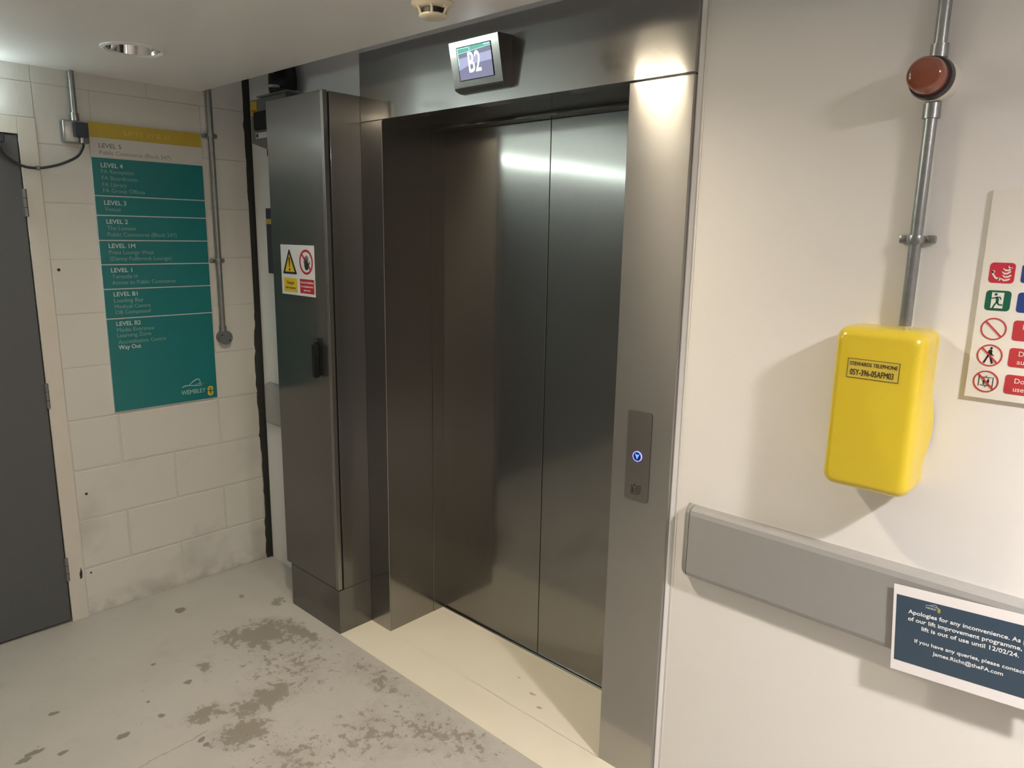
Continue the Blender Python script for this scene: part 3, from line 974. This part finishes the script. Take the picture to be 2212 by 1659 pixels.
# ------------------------------------------------------------------ behind the cabinet, on the lift wall
gb = thing('switch_enclosure', (-0.76, YW, 2.0), 'grey metal enclosure fixed on the wall behind the steel cabinet', 'electrical box')
YB = -0.030
obj('enclosure_body', prism([(-0.925, 2.074), (-0.62, 1.995), (-0.62, 2.258), (-0.925, 2.258)], fw(YW), 0.0, YW - YB), GREY_STEEL, gb)
obj('enclosure_bracket', box(-0.83, -0.57, YB - 0.02, YW - 0.001, 2.2585, 2.264), GREY_STEEL, gb)
lbl = obj('hazard_label', prism(rect(-0.922, -0.868, 2.190, 2.252), fw(YB), 0.0, 0.001), YPRINT, gb)
obj('label_stripe', prism(rect(-0.915, -0.876, 2.208, 2.214), fw(YB), 0.001, 0.0014), RED, lbl)
obj('isolator_cover', box(-0.868, -0.70, YB - 0.022, YB, 2.123, 2.201, 0.006), BLACK, gb)
rp_ = obj('rating_plate', prism(rect(-0.887, -0.76, 2.091, 2.115), fw(YB), 0.0, 0.0015), WSIGN, gb)
obj('rating_mark', prism(rect(-0.882, -0.864, 2.096, 2.111), fw(YB), 0.0015, 0.002), LET_B, rp_)
obj('cable_gland', lathe([(0.010, 0.0), (0.010, -0.03), (0.0, -0.03)], (-0.80, YB + 0.012, 2.043), (0, 0, 1), 12), BLACK, gb, True)
ct = thing('black_cable_bundle', (-0.64, -0.03, 2.264), 'thick black cable bundle rising above the steel cabinet', 'cable')
bm = NB()
prof = [(2.2645, 0.080), (2.275, 0.086), (2.32, 0.086), (2.37, 0.070), (2.44, 0.066), (2.60, 0.066)]
rows_ = []
for z, r in prof:
    rows_.append([bm.verts.new((-0.64 + r * math.cos(a_), -0.03 + 0.046 * math.sin(a_), z)) for a_ in [2 * PI * k / 24 for k in range(24)]])
for A, B in zip(rows_, rows_[1:]):
    for k in range(24):
        bm.faces.new((A[k], A[(k + 1) % 24], B[(k + 1) % 24], B[k]))
bm.faces.new(rows_[0][::-1])
bm.faces.new(rows_[-1])
obj('bundle_sheath', bm, BLACK, ct, True)
obj('bundle_collar', lathe([(0.020, 0.0), (0.024, 0.004), (0.024, 0.010), (0.0, 0.012)], (-0.60, -0.092, 2.266), (0, 0, 1), 16), GALV, ct, True)
obj('bundle_tie', tube([(-0.635, -0.079, 2.33), (-0.640, -0.079, 2.40)], 0.005, 8), GALV, ct, True)

bs = thing('notice_board', (-0.86, YW, 1.49), 'dark notice with a yellow stripe half hidden by the steel cabinet', 'sign')
obj('board', prism(rect(-0.925, -0.76, 1.488, 1.788), fw(YW), 0.0, 0.004), BLUEBLK, bs)
obj('yellow_stripe', prism(rect(-0.925, -0.76, 1.716, 1.740), fw(YW), 0.004, 0.0045), SIGN_Y, bs)

# crash rails along the lift wall
def crash_rail(x0, x1, label):
    t = thing('crash_rail', ((x0 + x1) / 2, YW, 0.745), label, 'wall rail', 'grey crash rails along the lift wall')
    bm = NB()
    z0, z1, dp = 0.748, 0.952, 0.038
    pr = [(0, z0), (0.030, z0 + 0.002), (0.036, z0 + 0.008), (dp, z0 + 0.016), (dp, z1 - 0.020), (0.034, z1 - 0.008), (0.024, z1 - 0.001), (0.0, z1)]
    A = [bm.verts.new((x0 + 0.024, YW - d, z)) for d, z in pr]
    B = [bm.verts.new((x1, YW - d, z)) for d, z in pr]
    bm.faces.new(A)
    bm.faces.new(B[::-1])
    for i in range(len(pr)):
        j = (i + 1) % len(pr)
        bm.faces.new((A[i], A[j], B[j], B[i]))
    obj('rail_body', bm, RAILM, t)
    bm = NB()
    rows_ = []
    for k in range(7):
        a_ = k / 6 * PI / 2
        inset = 0.020 * (1 - math.sin(a_))
        xx = x0 + 0.0225 * (1 - math.cos(a_))
        rows_.append([bm.verts.new((xx, YW - d * (0.35 + 0.65 * math.sin(a_)), z + (inset if z < 0.85 else -inset) * (d / dp))) for d, z in pr])
    for A, B in zip(rows_, rows_[1:]):
        for i in range(len(pr) - 1):
            bm.faces.new((A[i], A[i + 1], B[i + 1], B[i]))
    bm.faces.new(rows_[0])
    obj('rail_end_cap', bm, RAILC, t, True)
    return t
crash_rail(1.360, XMAX - 0.01, 'grey crash rail on the cream wall below the yellow telephone')
crash_rail(-0.977, -0.56, 'short grey crash rail end behind the steel cabinet')

# ================================================================== LEFT WALL THINGS
# level directory
FD = fl(XW)
ds = thing('directory_sign', (XW, -0.445, 0.897), 'teal level directory with yellow heading on the block wall', 'sign')
y0, y1 = -0.675, -0.219
obj('sign_board', prism(rect(y0, y1, 0.899, 2.104), FD, 0.0005, 0.010), WSIGN, ds)
hb = obj('heading_band', prism(rect(y0, y1, 2.045, 2.104), FD, 0.010, 0.0115), SIGN_Y, ds)
wbd = obj('level_band', prism(rect(y0, y1, 1.969, 2.0445), FD, 0.010, 0.0115), SIGN_W, ds)
FT = fl(XW + 0.0115)
lettering('heading_lettering', 'LIFTS 20 & 21', FT, -0.541, 2.062, 0.021, SIGN_YT, hb, width=0.186)
edges = [1.968, 1.8145, 1.736, 1.634, 1.534, 1.4315, 1.306, 0.899]
bands = [obj('level_band', prism(rect(y0, y1, b + 0.0022, a - 0.0022), FD, 0.010, 0.0115), TEAL, ds) for a, b in zip(edges, edges[1:])]
lines = [('LEVEL 5', -0.643, -0.558, 2.007, 0), ('Public Concourse (Block 547)', -0.643, -0.358, 1.981, 0),
         ('LEVEL 4', -0.642, -0.558, 1.930, 1), ('FA Reception', -0.643, -0.516, 1.906, 1), ('FA Boardroom', -0.642, -0.503, 1.880, 1), ('FA Library', -0.642, -0.548, 1.854, 1), ('FA Group Offices', -0.642, -0.477, 1.830, 1),
         ('LEVEL 3', -0.642, -0.557, 1.780, 2), ('Venue', -0.642, -0.580, 1.755, 2),
         ('LEVEL 2', -0.640, -0.557, 1.704, 3), ('The Lioness', -0.640, -0.527, 1.678, 3), ('Public Concourse (Block 247)', -0.640, -0.357, 1.652, 3),
         ('LEVEL 1M', -0.640, -0.535, 1.604, 4), ('Press Lounge West', -0.641, -0.460, 1.578, 4), ('(Danny Fullbrook Lounge)', -0.640, -0.387, 1.552, 4),
         ('LEVEL 1', -0.640, -0.556, 1.503, 5), ('Turnstile H', -0.638, -0.537, 1.477, 5), ('Access to Public Concourse', -0.640, -0.376, 1.452, 5),
         ('LEVEL B1', -0.638, -0.542, 1.402, 6), ('Loading Bay', -0.639, -0.520, 1.376, 6), ('Medical Centre', -0.638, -0.492, 1.350, 6), ('OB Compound', -0.638, -0.494, 1.326, 6),
         ('LEVEL B2', -0.638, -0.539, 1.276, 7), ('Media Entrance', -0.638, -0.485, 1.250, 7), ('Learning Zone', -0.638, -0.499, 1.226, 7), ('Accreditation Centre', -0.637, -0.438, 1.198, 7), ('Way Out', -0.638, -0.546, 1.174, 7)]
for s, a, b, z, k in lines:
    head = s.startswith('LEVEL') or s == 'Way Out'
    mat = (LET_G if head else LET_G2) if k == 0 else (LET_W if head else LET_P)
    lettering('level_lettering', s, FT, a, z - 0.001, 0.0185 if head else 0.0172, mat, wbd if k == 0 else bands[k - 1], width=b - a, bold=0.010 if head else 0.0)
# stadium arch emblem, name and the two-ring mark
last = bands[-1]
bm = NB()
stroke(bm, [(-0.381, 0.969), (-0.372, 0.9745), (-0.358, 0.9755), (-0.335, 0.973), (-0.312, 0.9695), (-0.298, 0.969), (-0.286, 0.971)], [0.0035, 0.004, 0.004, 0.0035, 0.003, 0.003, 0.001], FT, 0, 0.0006)
stroke(bm, [(-0.350, 0.975), (-0.340, 0.984), (-0.326, 0.994), (-0.314, 1.000), (-0.306, 1.001), (-0.300, 0.996), (-0.2975, 0.986), (-0.299, 0.972)], [0.001, 0.003, 0.004, 0.004, 0.004, 0.0035, 0.003, 0.002], FT, 0, 0.0006)
stroke(bm, [(-0.326, 0.972), (-0.312, 0.9765), (-0.298, 0.979), (-0.283, 0.977)], [0.001, 0.002, 0.002, 0.001], FT, 0, 0.0006)
obj('arch_emblem', bm, LOGO_W, last)
lettering('emblem_lettering', 'WEMBLEY', FT, -0.387, 0.934, 0.0215, LOGO_W, last, width=0.113)
bm = NB()
for zc in (0.9465, 0.9265):
    aring(bm, circ(-0.251, zc, 0.0135, 28), circ(-0.251, zc, 0.0078, 28), FT, 0, 0.0006)
obj('ring_emblem', bm, LOGO_Y, last)
bm = NB()
for zc in (0.9465, 0.9265):
    aprism(bm, circ(-0.251, zc, 0.0078, 20), FT, 0, 0.0005)
obj('ring_emblem_fill', bm, LOGO_O, last)

# conduit with round end box to the right of the directory
def conduit(name, axis_pt, z0, z1, r, mat, label, group='metal conduit runs', clips=(), couplers=()):
    x, y = axis_pt
    t = thing(name, (x, y, z0), label, 'conduit', group)
    obj('pipe', lathe([(0.0, z0), (r, z0), (r, z1), (0.0, z1)], (x, y, 0), (0, 0, 1), 24), mat, t, True)
    return t
RC = 0.0125
cx_ = XW + 0.022
cd = conduit('conduit', (cx_, -0.176), 1.205, 2.75, RC, GALV_D, 'dull metal conduit beside the teal directory ending in a round box')
def saddle(t, x, y, z, axis, r, mat):
    """strap round the pipe with two screwed ears; axis 'x' for the left wall, 'y' for the lift wall"""
    bm = NB()
    alathe(bm, [(r, -0.0085), (r + 0.004, -0.0085), (r + 0.0055, 0.0), (r + 0.004, 0.0085), (r, 0.0085)], (x, y, z), (0, 0, 1), 20, True)
    s = obj('saddle_clip', bm, mat, t, True)
    for sg in (-1, 1):
        if axis == 'x':
            c0 = (XW, y + sg * 0.025, z)
            ear = box(XW, XW + 0.012, c0[1] - 0.010, c0[1] + 0.010, z - 0.009, z + 0.009, 0.004, 2)
            ax = (1, 0, 0)
        else:
            c0 = (x + sg * 0.026, YW, z)
            ear = box(c0[0] - 0.010, c0[0] + 0.010, YW - 0.014, YW, z - 0.009, z + 0.009, 0.004, 2)
            ax = (0, -1, 0)
        obj('clip_ear', ear, mat, s, True)
        obj('clip_screw', lathe([(0.0, 0.0165), (0.004, 0.0155), (0.0045, 0.012)], c0, ax, 10), GALV, s, True)
saddle(cd, cx_, -0.176, 2.100, 'x', RC, GALV_D)
saddle(cd, cx_, -0.176, 1.545, 'x', RC, GALV_D)
jb = obj('round_box', lathe([(0.0, 0.0), (0.030, 0.0), (0.030, 0.036), (0.033, 0.036), (0.033, 0.040), (0.0, 0.040)], (XW, -0.172, 1.186), (1, 0, 0), 32), GREY_STEEL, cd, True)
for dy, dz in ((-0.018, 0.014), (0.018, -0.014)):
    obj('box_screw', lathe([(0.0, 0.042), (0.0035, 0.0415), (0.0035, 0.040)], (XW, -0.172 + dy, 1.186 + dz), (1, 0, 0), 10), BLACK, jb, True)
obj('coupler', lathe([(RC, 1.212), (RC + 0.004, 1.212), (RC + 0.004, 1.240), (RC, 1.240)], (cx_, -0.176, 0), (0, 0, 1), 20), GALV_D, cd, True)

# socket with door-loop cable, and its conduit up to the ceiling
cd2 = conduit('conduit', (XW + 0.020, -0.7245), 2.098, ZC - 0.001, 0.0115, GALV, 'short metal conduit running from cable outlet up to the ceiling')
obj('coupler', lathe([(0.0115, 2.098), (0.0155, 2.098), (0.0155, 2.128), (0.0115, 2.128)], (XW + 0.020, -0.7245, 0), (0, 0, 1), 20), GALV, cd2, True)
so = thing('cable_outlet', (XW, -0.73, 2.015), 'grey metal outlet box with dark square plug beside directory', 'electrical box')
obj('outlet_box', box(XW, XW + 0.040, -0.776, -0.683, 2.012, 2.098, 0.008, 3), GALV, so, True)
pl = obj('plug_cover', box(XW + 0.040, XW + 0.066, -0.741, -0.694, 2.034, 2.090, 0.003), BLUEBLK, so)
obj('cable_gland', lathe([(0.0, 0.004), (0.0075, 0.004), (0.0075, -0.020), (0.0, -0.020)], (XW + 0.054, -0.7145, 2.032), (0, 0, 1), 16), GALV, pl, True)
cb = thing('door_loop_cable', (XW + 0.03, -0.87, 1.90), 'black cable drooping from outlet box across to grey door', 'cable')
pth = smooth_path([(XW + 0.054, -0.7145, 2.014), (XW + 0.053, -0.716, 1.996), (XW + 0.048, -0.738, 1.960), (XW + 0.040, -0.790, 1.930), (XW + 0.028, -0.840, 1.913), (XW + 0.022, -0.875, 1.907),
                   (XW + 0.022, -0.913, 1.909), (XW + 0.024, -0.949, 1.924), (XW + 0.026, -0.974, 1.943), (XW + 0.026, -0.988, 1.966), (XW + 0.026, -0.991, 1.985)])
obj('cable_sheath', tube(pth, 0.0052, 12), RUBBER, cb, True)
obj('cable_clip', lathe([(0.0065, -0.006), (0.0082, -0.006), (0.0082, 0.006), (0.0065, 0.006)], (XW + 0.0225, -0.872, 1.9075), (0, 1, 0), 14, True), GREY_STEEL, cb, True)
obj('clip_stem', box(XW + 0.002, XW + 0.0155, -0.876, -0.868, 1.903, 1.912), GREY_STEEL, cb)
obj('door_gland', lathe([(0.0, 0.0), (0.0078, 0.0), (0.0078, 0.018), (0.0, 0.018)], (XW + 0.026, -0.991, 1.976), (0, 0, 1), 14), GREY_STEEL, cb, True)
obj('door_terminal', box(XW - 0.0038, XW + 0.036, -1.022, -0.973, 1.992, 2.022, 0.004), BLUEBLK, cb)

# ================================================================== RIGHT WALL THINGS
RP = 0.0125
px_, py_ = 1.862, YW - 0.022
pc = conduit('conduit', (px_, py_), 1.5035, 1.966, RP, GALV, 'galvanised conduit between the yellow telephone and the amber beacon')
saddle(pc, px_, py_, 1.690, 'y', RP, GALV)
pu = conduit('conduit', (px_, py_), 2.054, 2.95, RP, GALV, 'galvanised conduit rising from the amber beacon to the ceiling slot')
for pc, z0, z1 in ((pc, 1.936, 1.966), (pu, 2.054, 2.080)):
    obj('coupler', lathe([(RP, z0), (RP + 0.0042, z0), (RP + 0.0042, z1), (RP, z1)], (px_, py_, 0), (0, 0, 1), 24), GALV, pc, True)

bc = thing('warning_beacon', (1.862, YW, 2.008), 'amber domed beacon on a round white box over the conduit', 'beacon')
bcc = (1.862, YW, 2.010)
obj('back_box', lathe([(0.0, 0.0), (0.041, 0.0), (0.0425, 0.004), (0.0425, 0.050), (0.0, 0.050)], bcc, (0, -1, 0), 40), WHITEP, bc, True)
obj('beacon_collar', lathe([(0.0, 0.050), (0.0425, 0.050), (0.0425, 0.056), (0.040, 0.068), (0.034, 0.070), (0.0, 0.070)], bcc, (0, -1, 0), 40), DARKBOX, bc, True)
ln_ = obj('lens', lathe([(0.0345, 0.069), (0.0345, 0.090), (0.0335, 0.104), (0.030, 0.110), (0.022, 0.113), (0.0, 0.115)], bcc, (0, -1, 0), 48), AMBER, bc, True)
obj('lens_rib', lathe([(0.0345, 0.082), (0.0355, 0.083), (0.0355, 0.085), (0.0345, 0.086)], bcc, (0, -1, 0), 48), AMBER, ln_, True)

# steward telephone box
tp = thing('telephone_box', (1.84, YW, 1.138), 'glossy yellow wall telephone box with printed label under conduit', 'telephone')
px0, px1, pz0, pz1 = 1.748, 1.930, 1.138, 1.502
def outline(inset, r, ns=14, nc=6):
    x0, x1, z0, z1 = px0 + inset, px1 - inset, pz0 + inset, pz1 - inset
    pts = []
    corners = [(x1 - r, z1 - r, 0), (x0 + r, z1 - r, 90), (x0 + r, z0 + r, 180), (x1 - r, z0 + r, 270)]
    for k, (cx, cz, a0) in enumerate(corners):
        for i in range(nc + 1):
            a = math.radians(a0 + 90 * i / nc)
            pts.append((cx + r * math.cos(a), cz + r * math.sin(a)))
        nx, nz_, na = corners[(k + 1) % 4]
        a = math.radians(a0 + 90)
        s0 = (cx + r * math.cos(a), cz + r * math.sin(a))
        s1 = (nx + r * math.cos(a), nz_ + r * math.sin(a))
        for i in range(1, ns):
            pts.append((s0[0] + (s1[0] - s0[0]) * i / ns, s0[1] + (s1[1] - s0[1]) * i / ns))
    return pts
def loft(rings, cap=True):
    bm = NB()
    rows_ = [[bm.verts.new(p) for p in r] for r in rings]
    for A, B in zip(rows_, rows_[1:]):
        n = len(A)
        for i in range(n):
            bm.faces.new((A[i], A[(i + 1) % n], B[(i + 1) % n], B[i]))
    if cap:
        bm.faces.new(rows_[-1])
    return bm
def grip(x, z):                      # the lid's lip sweeps back towards the wall as a finger grip on its right side
    if x < px1 - 0.012:
        return 0.0
    u = (z - 1.285) / 0.125
    return 0.5 * (1 + math.cos(PI * u)) if abs(u) < 1 else 0.0
ysm, yfr = -0.012, -0.098            # seam and front
rings = []
Rr = 0.034
prof = [(0.0, ysm), (0.0, ysm - 0.02), (0.0, yfr + Rr)]
for k in range(1, 9):
    a = k / 8 * PI / 2
    prof.append((Rr * 0.62 * (1 - math.cos(a)), yfr + Rr * (1 - math.sin(a))))
for n_, (ins, y) in enumerate(prof):
    row = []
    for x, z in outline(ins, max(0.008, 0.026 - ins * 0.5), 28):
        yy, xx = y, x
        if n_ < 3:
            gq = grip(x, z)
            fade = (1.0, 0.45, 0.1)[n_]
            yy = y + 0.030 * gq * fade
            xx = x + 0.009 * gq * fade
        row.append(Vector((xx, yy, z)))
    rings.append(row)
bm = loft(rings)
bmesh.ops.bevel(bm, geom=[], offset=0.001)
lid = obj('telephone_lid', bm, YEL, tp, True)
rings = []
for ins, y in ((0.002, YW), (0.002, ysm + 0.012), (0.004, ysm + 0.010), (0.010, ysm + 0.0095)):
    rings.append([Vector((x, y, z)) for x, z in outline(ins, 0.022)])
obj('telephone_base', loft(rings), YEL, tp, True)
rings = [[Vector((x, y, z)) for x, z in outline(0.0075, 0.02)] for y in (ysm + 0.0105, ysm - 0.004)]
obj('lid_seal', loft(rings), BLACK, tp)
FP = fw(yfr)
lb = obj('label_plate', prism(rect(1.7845, 1.888, 1.3925, 1.4335), FP, -0.0005, 0.0010), YEL_LBL, lid)
bm = NB()
aring(bm, rect(1.7840, 1.8885, 1.3920, 1.4340), rect(1.7848, 1.8877, 1.3928, 1.4332), FP, -0.0005, 0.0013)
obj('label_border', bm, LET_B, lid)
lettering('label_lettering', 'STEWARDS TELEPHONE', FP, 1.7885, 1.4195, 0.0085, LET_B, lid, width=0.096, d=0.0017)
lettering('label_lettering', '05Y-396-05AFM03', FP, 1.7905, 1.3985, 0.0135, LET_B, lid, width=0.088, bold=0.006, d=0.0017)

# fire action sign
FF = fw(YW)
fs = thing('fire_action_sign', (2.18, YW, 1.365), 'cream fire action board with red, green and blue pictogram panels', 'sign')
obj('sign_board', prism(rect(1.990, 2.390, 1.366, 1.791), FF, 0.0, 0.009), FSIGN, fs)
F2 = fw(YW - 0.009)
T0, T1, T2 = 0.0, 0.0006, 0.0011
p1 = obj('fire_phone_panel', prism(rrect(2.003, 2.047, 1.6055, 1.6465, 0.007), F2, T0, T1), CRIM, fs)
bm = NB()
stroke(bm, [(2.0085, 1.629), (2.0105, 1.622), (2.0150, 1.616), (2.0215, 1.6130)], [0.0042, 0.0032, 0.0032, 0.0042], F2, T1, T2)
stroke(bm, [(2.0078, 1.6262), (2.0120, 1.6295)], 0.0045, F2, T1, T2)
stroke(bm, [(2.0200, 1.6112), (2.0235, 1.6155)], 0.0045, F2, T1, T2)
for k in range(4):
    z = 1.6115 + k * 0.0066
    u = 2.0275 + (0.0015 if k % 2 else 0.0)
    stroke(bm, [(u - 0.003, z + 0.004), (u + 0.002, z), (u + 0.007, z + 0.0005), (u + 0.0125, z + 0.003 + 0.001 * k)], [0.0008, 0.0034, 0.0036, 0.0024], F2, T1, T2)
stroke(bm, [(2.0345, 1.6405), (2.0370, 1.6365), (2.0410, 1.6350)], [0.001, 0.003, 0.002], F2, T1, T2)
obj('fire_phone_pictogram', bm, FSIGN, p1)
p2 = obj('exit_panel', prism(rrect(2.003, 2.047, 1.5495, 1.5905, 0.007), F2, T0, T1), GRN, fs)
obj('exit_doorway', prism(rect(2.0135, 2.0345, 1.5545, 1.5865), F2, T1, T2), FSIGN, p2)
bm = NB()
T3 = T2 + 0.0005
aprism(bm, circ(2.0208, 1.5825, 0.0026, 14), F2, T2, T3)
stroke(bm, [(2.0225, 1.5770), (2.0245, 1.5715), (2.0240, 1.5670)], 0.0050, F2, T2, T3)
stroke(bm, [(2.0130, 1.5750), (2.0170, 1.5745), (2.0220, 1.5770), (2.0280, 1.5775), (2.0305, 1.5725)], 0.0022, F2, T2, T3)
stroke(bm, [(2.0240, 1.5675), (2.0200, 1.5610), (2.0175, 1.5545)], 0.0030, F2, T2, T3)
stroke(bm, [(2.0240, 1.5675), (2.0275, 1.5620), (2.0340, 1.5615)], 0.0030, F2, T2, T3)
obj('running_figure', bm, GRN, p2)
for k, zc in enumerate((1.512, 1.457, 1.402)):
    rg = obj('prohibition_ring', aring(NB(), circ(2.025, zc, 0.0228, 48), circ(2.025, zc, 0.0203, 48), F2, T0, T2), REDP, fs)
    bm = NB()
    s_ = 0.0155
    stroke(bm, [(2.025 - s_, zc + s_), (2.025 + s_, zc - s_)], 0.0028, F2, T0, T3)
    obj('prohibition_bar', bm, REDP, rg)
    bm = NB()
    if k == 1:
        aprism(bm, circ(2.0265, zc + 0.0150, 0.0024, 14), F2, T0, T1)
        aprism(bm, [(2.0215, zc - 0.002), (2.0275, zc - 0.002), (2.0290, zc + 0.010), (2.0265, zc + 0.0125), (2.0225, zc + 0.011), (2.0200, zc + 0.004)], F2, T0, T1)
        stroke(bm, [(2.0225, zc), (2.0190, zc - 0.009), (2.0160, zc - 0.0165)], 0.0034, F2, T0, T1)
        stroke(bm, [(2.0260, zc), (2.0285, zc - 0.009), (2.0310, zc - 0.0165)], 0.0034, F2, T0, T1)
        stroke(bm, [(2.0275, zc + 0.006), (2.0295, zc + 0.001), (2.0325, zc + 0.0005)], 0.0018, F2, T0, T1)
        obj('walking_figure', bm, LET_B, rg)
    elif k == 2:
        for u in (2.0125, 2.0375):
            aprism(bm, rect(u - 0.0007, u + 0.0007, zc - 0.0105, zc + 0.0105), F2, T0, T1)
        for v in (-0.0085, 0.0085):
            aprism(bm, rect(2.0155, 2.0345, zc + v - 0.0007, zc + v + 0.0007), F2, T0, T1)
        aprism(bm, [(2.0235, zc + 0.0105), (2.0265, zc + 0.0105), (2.0250, zc + 0.0125)], F2, T0, T1)
        aprism(bm, [(2.0235, zc - 0.0105), (2.0250, zc - 0.0125), (2.0265, zc - 0.0105)], F2, T0, T1)
        for u in (2.0215, 2.0290):
            aprism(bm, circ(u, zc + 0.0050, 0.0014, 10), F2, T0, T1)
            aprism(bm, [(u - 0.0022, zc - 0.001), (u + 0.0022, zc - 0.001), (u + 0.0017, zc + 0.0033), (u - 0.0017, zc + 0.0033)], F2, T0, T1)
            for q in (-0.0010, 0.0010):
                aprism(bm, rect(u + q - 0.0006, u + q + 0.0006, zc - 0.0065, zc - 0.001), F2, T0, T1)
        obj('lift_pictogram', bm, LET_B, rg)
    else:
        bm.free()
pan = []
for z0, z1, m_ in ((1.608, 1.645, BLU), (1.549, 1.589, BLU), (1.492, 1.533, REDP), (1.438, 1.477, REDP), (1.382, 1.422, REDP)):
    pan.append(obj('instruction_panel', prism(rrect(2.058, 2.375, z0, z1, 0.006), F2, T0, T1), m_, fs))
F3 = fw(YW - 0.009 - T1)
lettering('instruction_lettering', 'D', F3, 2.0745, 1.5155, 0.0105, FSIGN, pan[2])
lettering('instruction_lettering', 'Do', F3, 2.0745, 1.4610, 0.0105, FSIGN, pan[3])
lettering('instruction_lettering', 'au', F3, 2.0735, 1.4445, 0.0105, FSIGN, pan[3])
lettering('instruction_lettering', 'Do', F3, 2.0745, 1.4055, 0.0105, FSIGN, pan[4])
lettering('instruction_lettering', 'use', F3, 2.0740, 1.3885, 0.0105, FSIGN, pan[4])

# paper notice taped to the crash rail, hanging a little askew
YN = YW - 0.038 - 0.009
ang = math.radians(4.1)
nx0, nz0 = 1.9285, 0.7135
def fn(u, v, d=0.0):
    ca, sa = math.cos(ang), math.sin(ang)
    return Vector((nx0 + u * ca - v * sa, YN - d, nz0 + u * sa + v * ca))
nt_ = thing('paper_notice', (2.07, YN, 0.71), 'slightly tilted paper notice with dark blue print on crash rail', 'notice')
obj('paper', prism(rect(0, 0.297, 0, 0.207), fn, 0.0, 0.0008), PAPER, nt_)
pn = obj('printed_panel', prism(rect(0.0065, 0.2905, 0.025, 0.184), fn, 0.0008, 0.0011), NAVY, nt_)
def fn2(u, v, d=0.0):
    return fn(u, v, 0.0011 + d)
for s, u, z, wd, b_ in (('Apologies for any inconvenience. As part', 0.032, 0.1455, 0.2395, 0.014), ('of our lift improvement programme, this', 0.032, 0.1285, 0.2395, 0.014), ('lift is out of use until 12/02/24.', 0.0605, 0.1120, 0.1815, 0.014),
                        ('If you have any queries, please contact', 0.0475, 0.0795, 0.2070, 0.010), ('James.Richt@theFA.com', 0.0845, 0.0615, 0.1325, 0.010)):
    lettering('notice_lettering', s, fn2, u, z, 0.0098 if b_ > 0.012 else 0.0088, WHITE_T, pn, width=wd, bold=b_)
bm = NB()
for pts in ([(0.066, 0.1745), (0.074, 0.1758), (0.085, 0.1748), (0.092, 0.1742)], [(0.073, 0.1752), (0.081, 0.1790), (0.0865, 0.1795), (0.0885, 0.1748)]):
    stroke(bm, pts, 0.0008, fn2, 0, 0.0005)
obj('arch_emblem', bm, LET_W, pn)
lettering('emblem_lettering', 'WEMBLEY', fn2, 0.066, 0.1675, 0.0040, LET_W, pn, width=0.022)
bm = NB()
for v in (0.1665, 0.1705):
    aring(bm, circ(0.0925, v, 0.0027, 16), circ(0.0925, v, 0.0010, 16), fn2, 0, 0.0005)
obj('ring_emblem', bm, LOGO_Y, pn)
# two tape tabs holding the sheet to the rail
for u in (0.05, 0.247):
    a, b = fn(u, 0.16), fn(u, 0.16)
    obj('sticky_pad', box(a.x - 0.012, a.x + 0.012, YN, YW - 0.038, a.z - 0.012, a.z + 0.012), WHITEP, nt_)
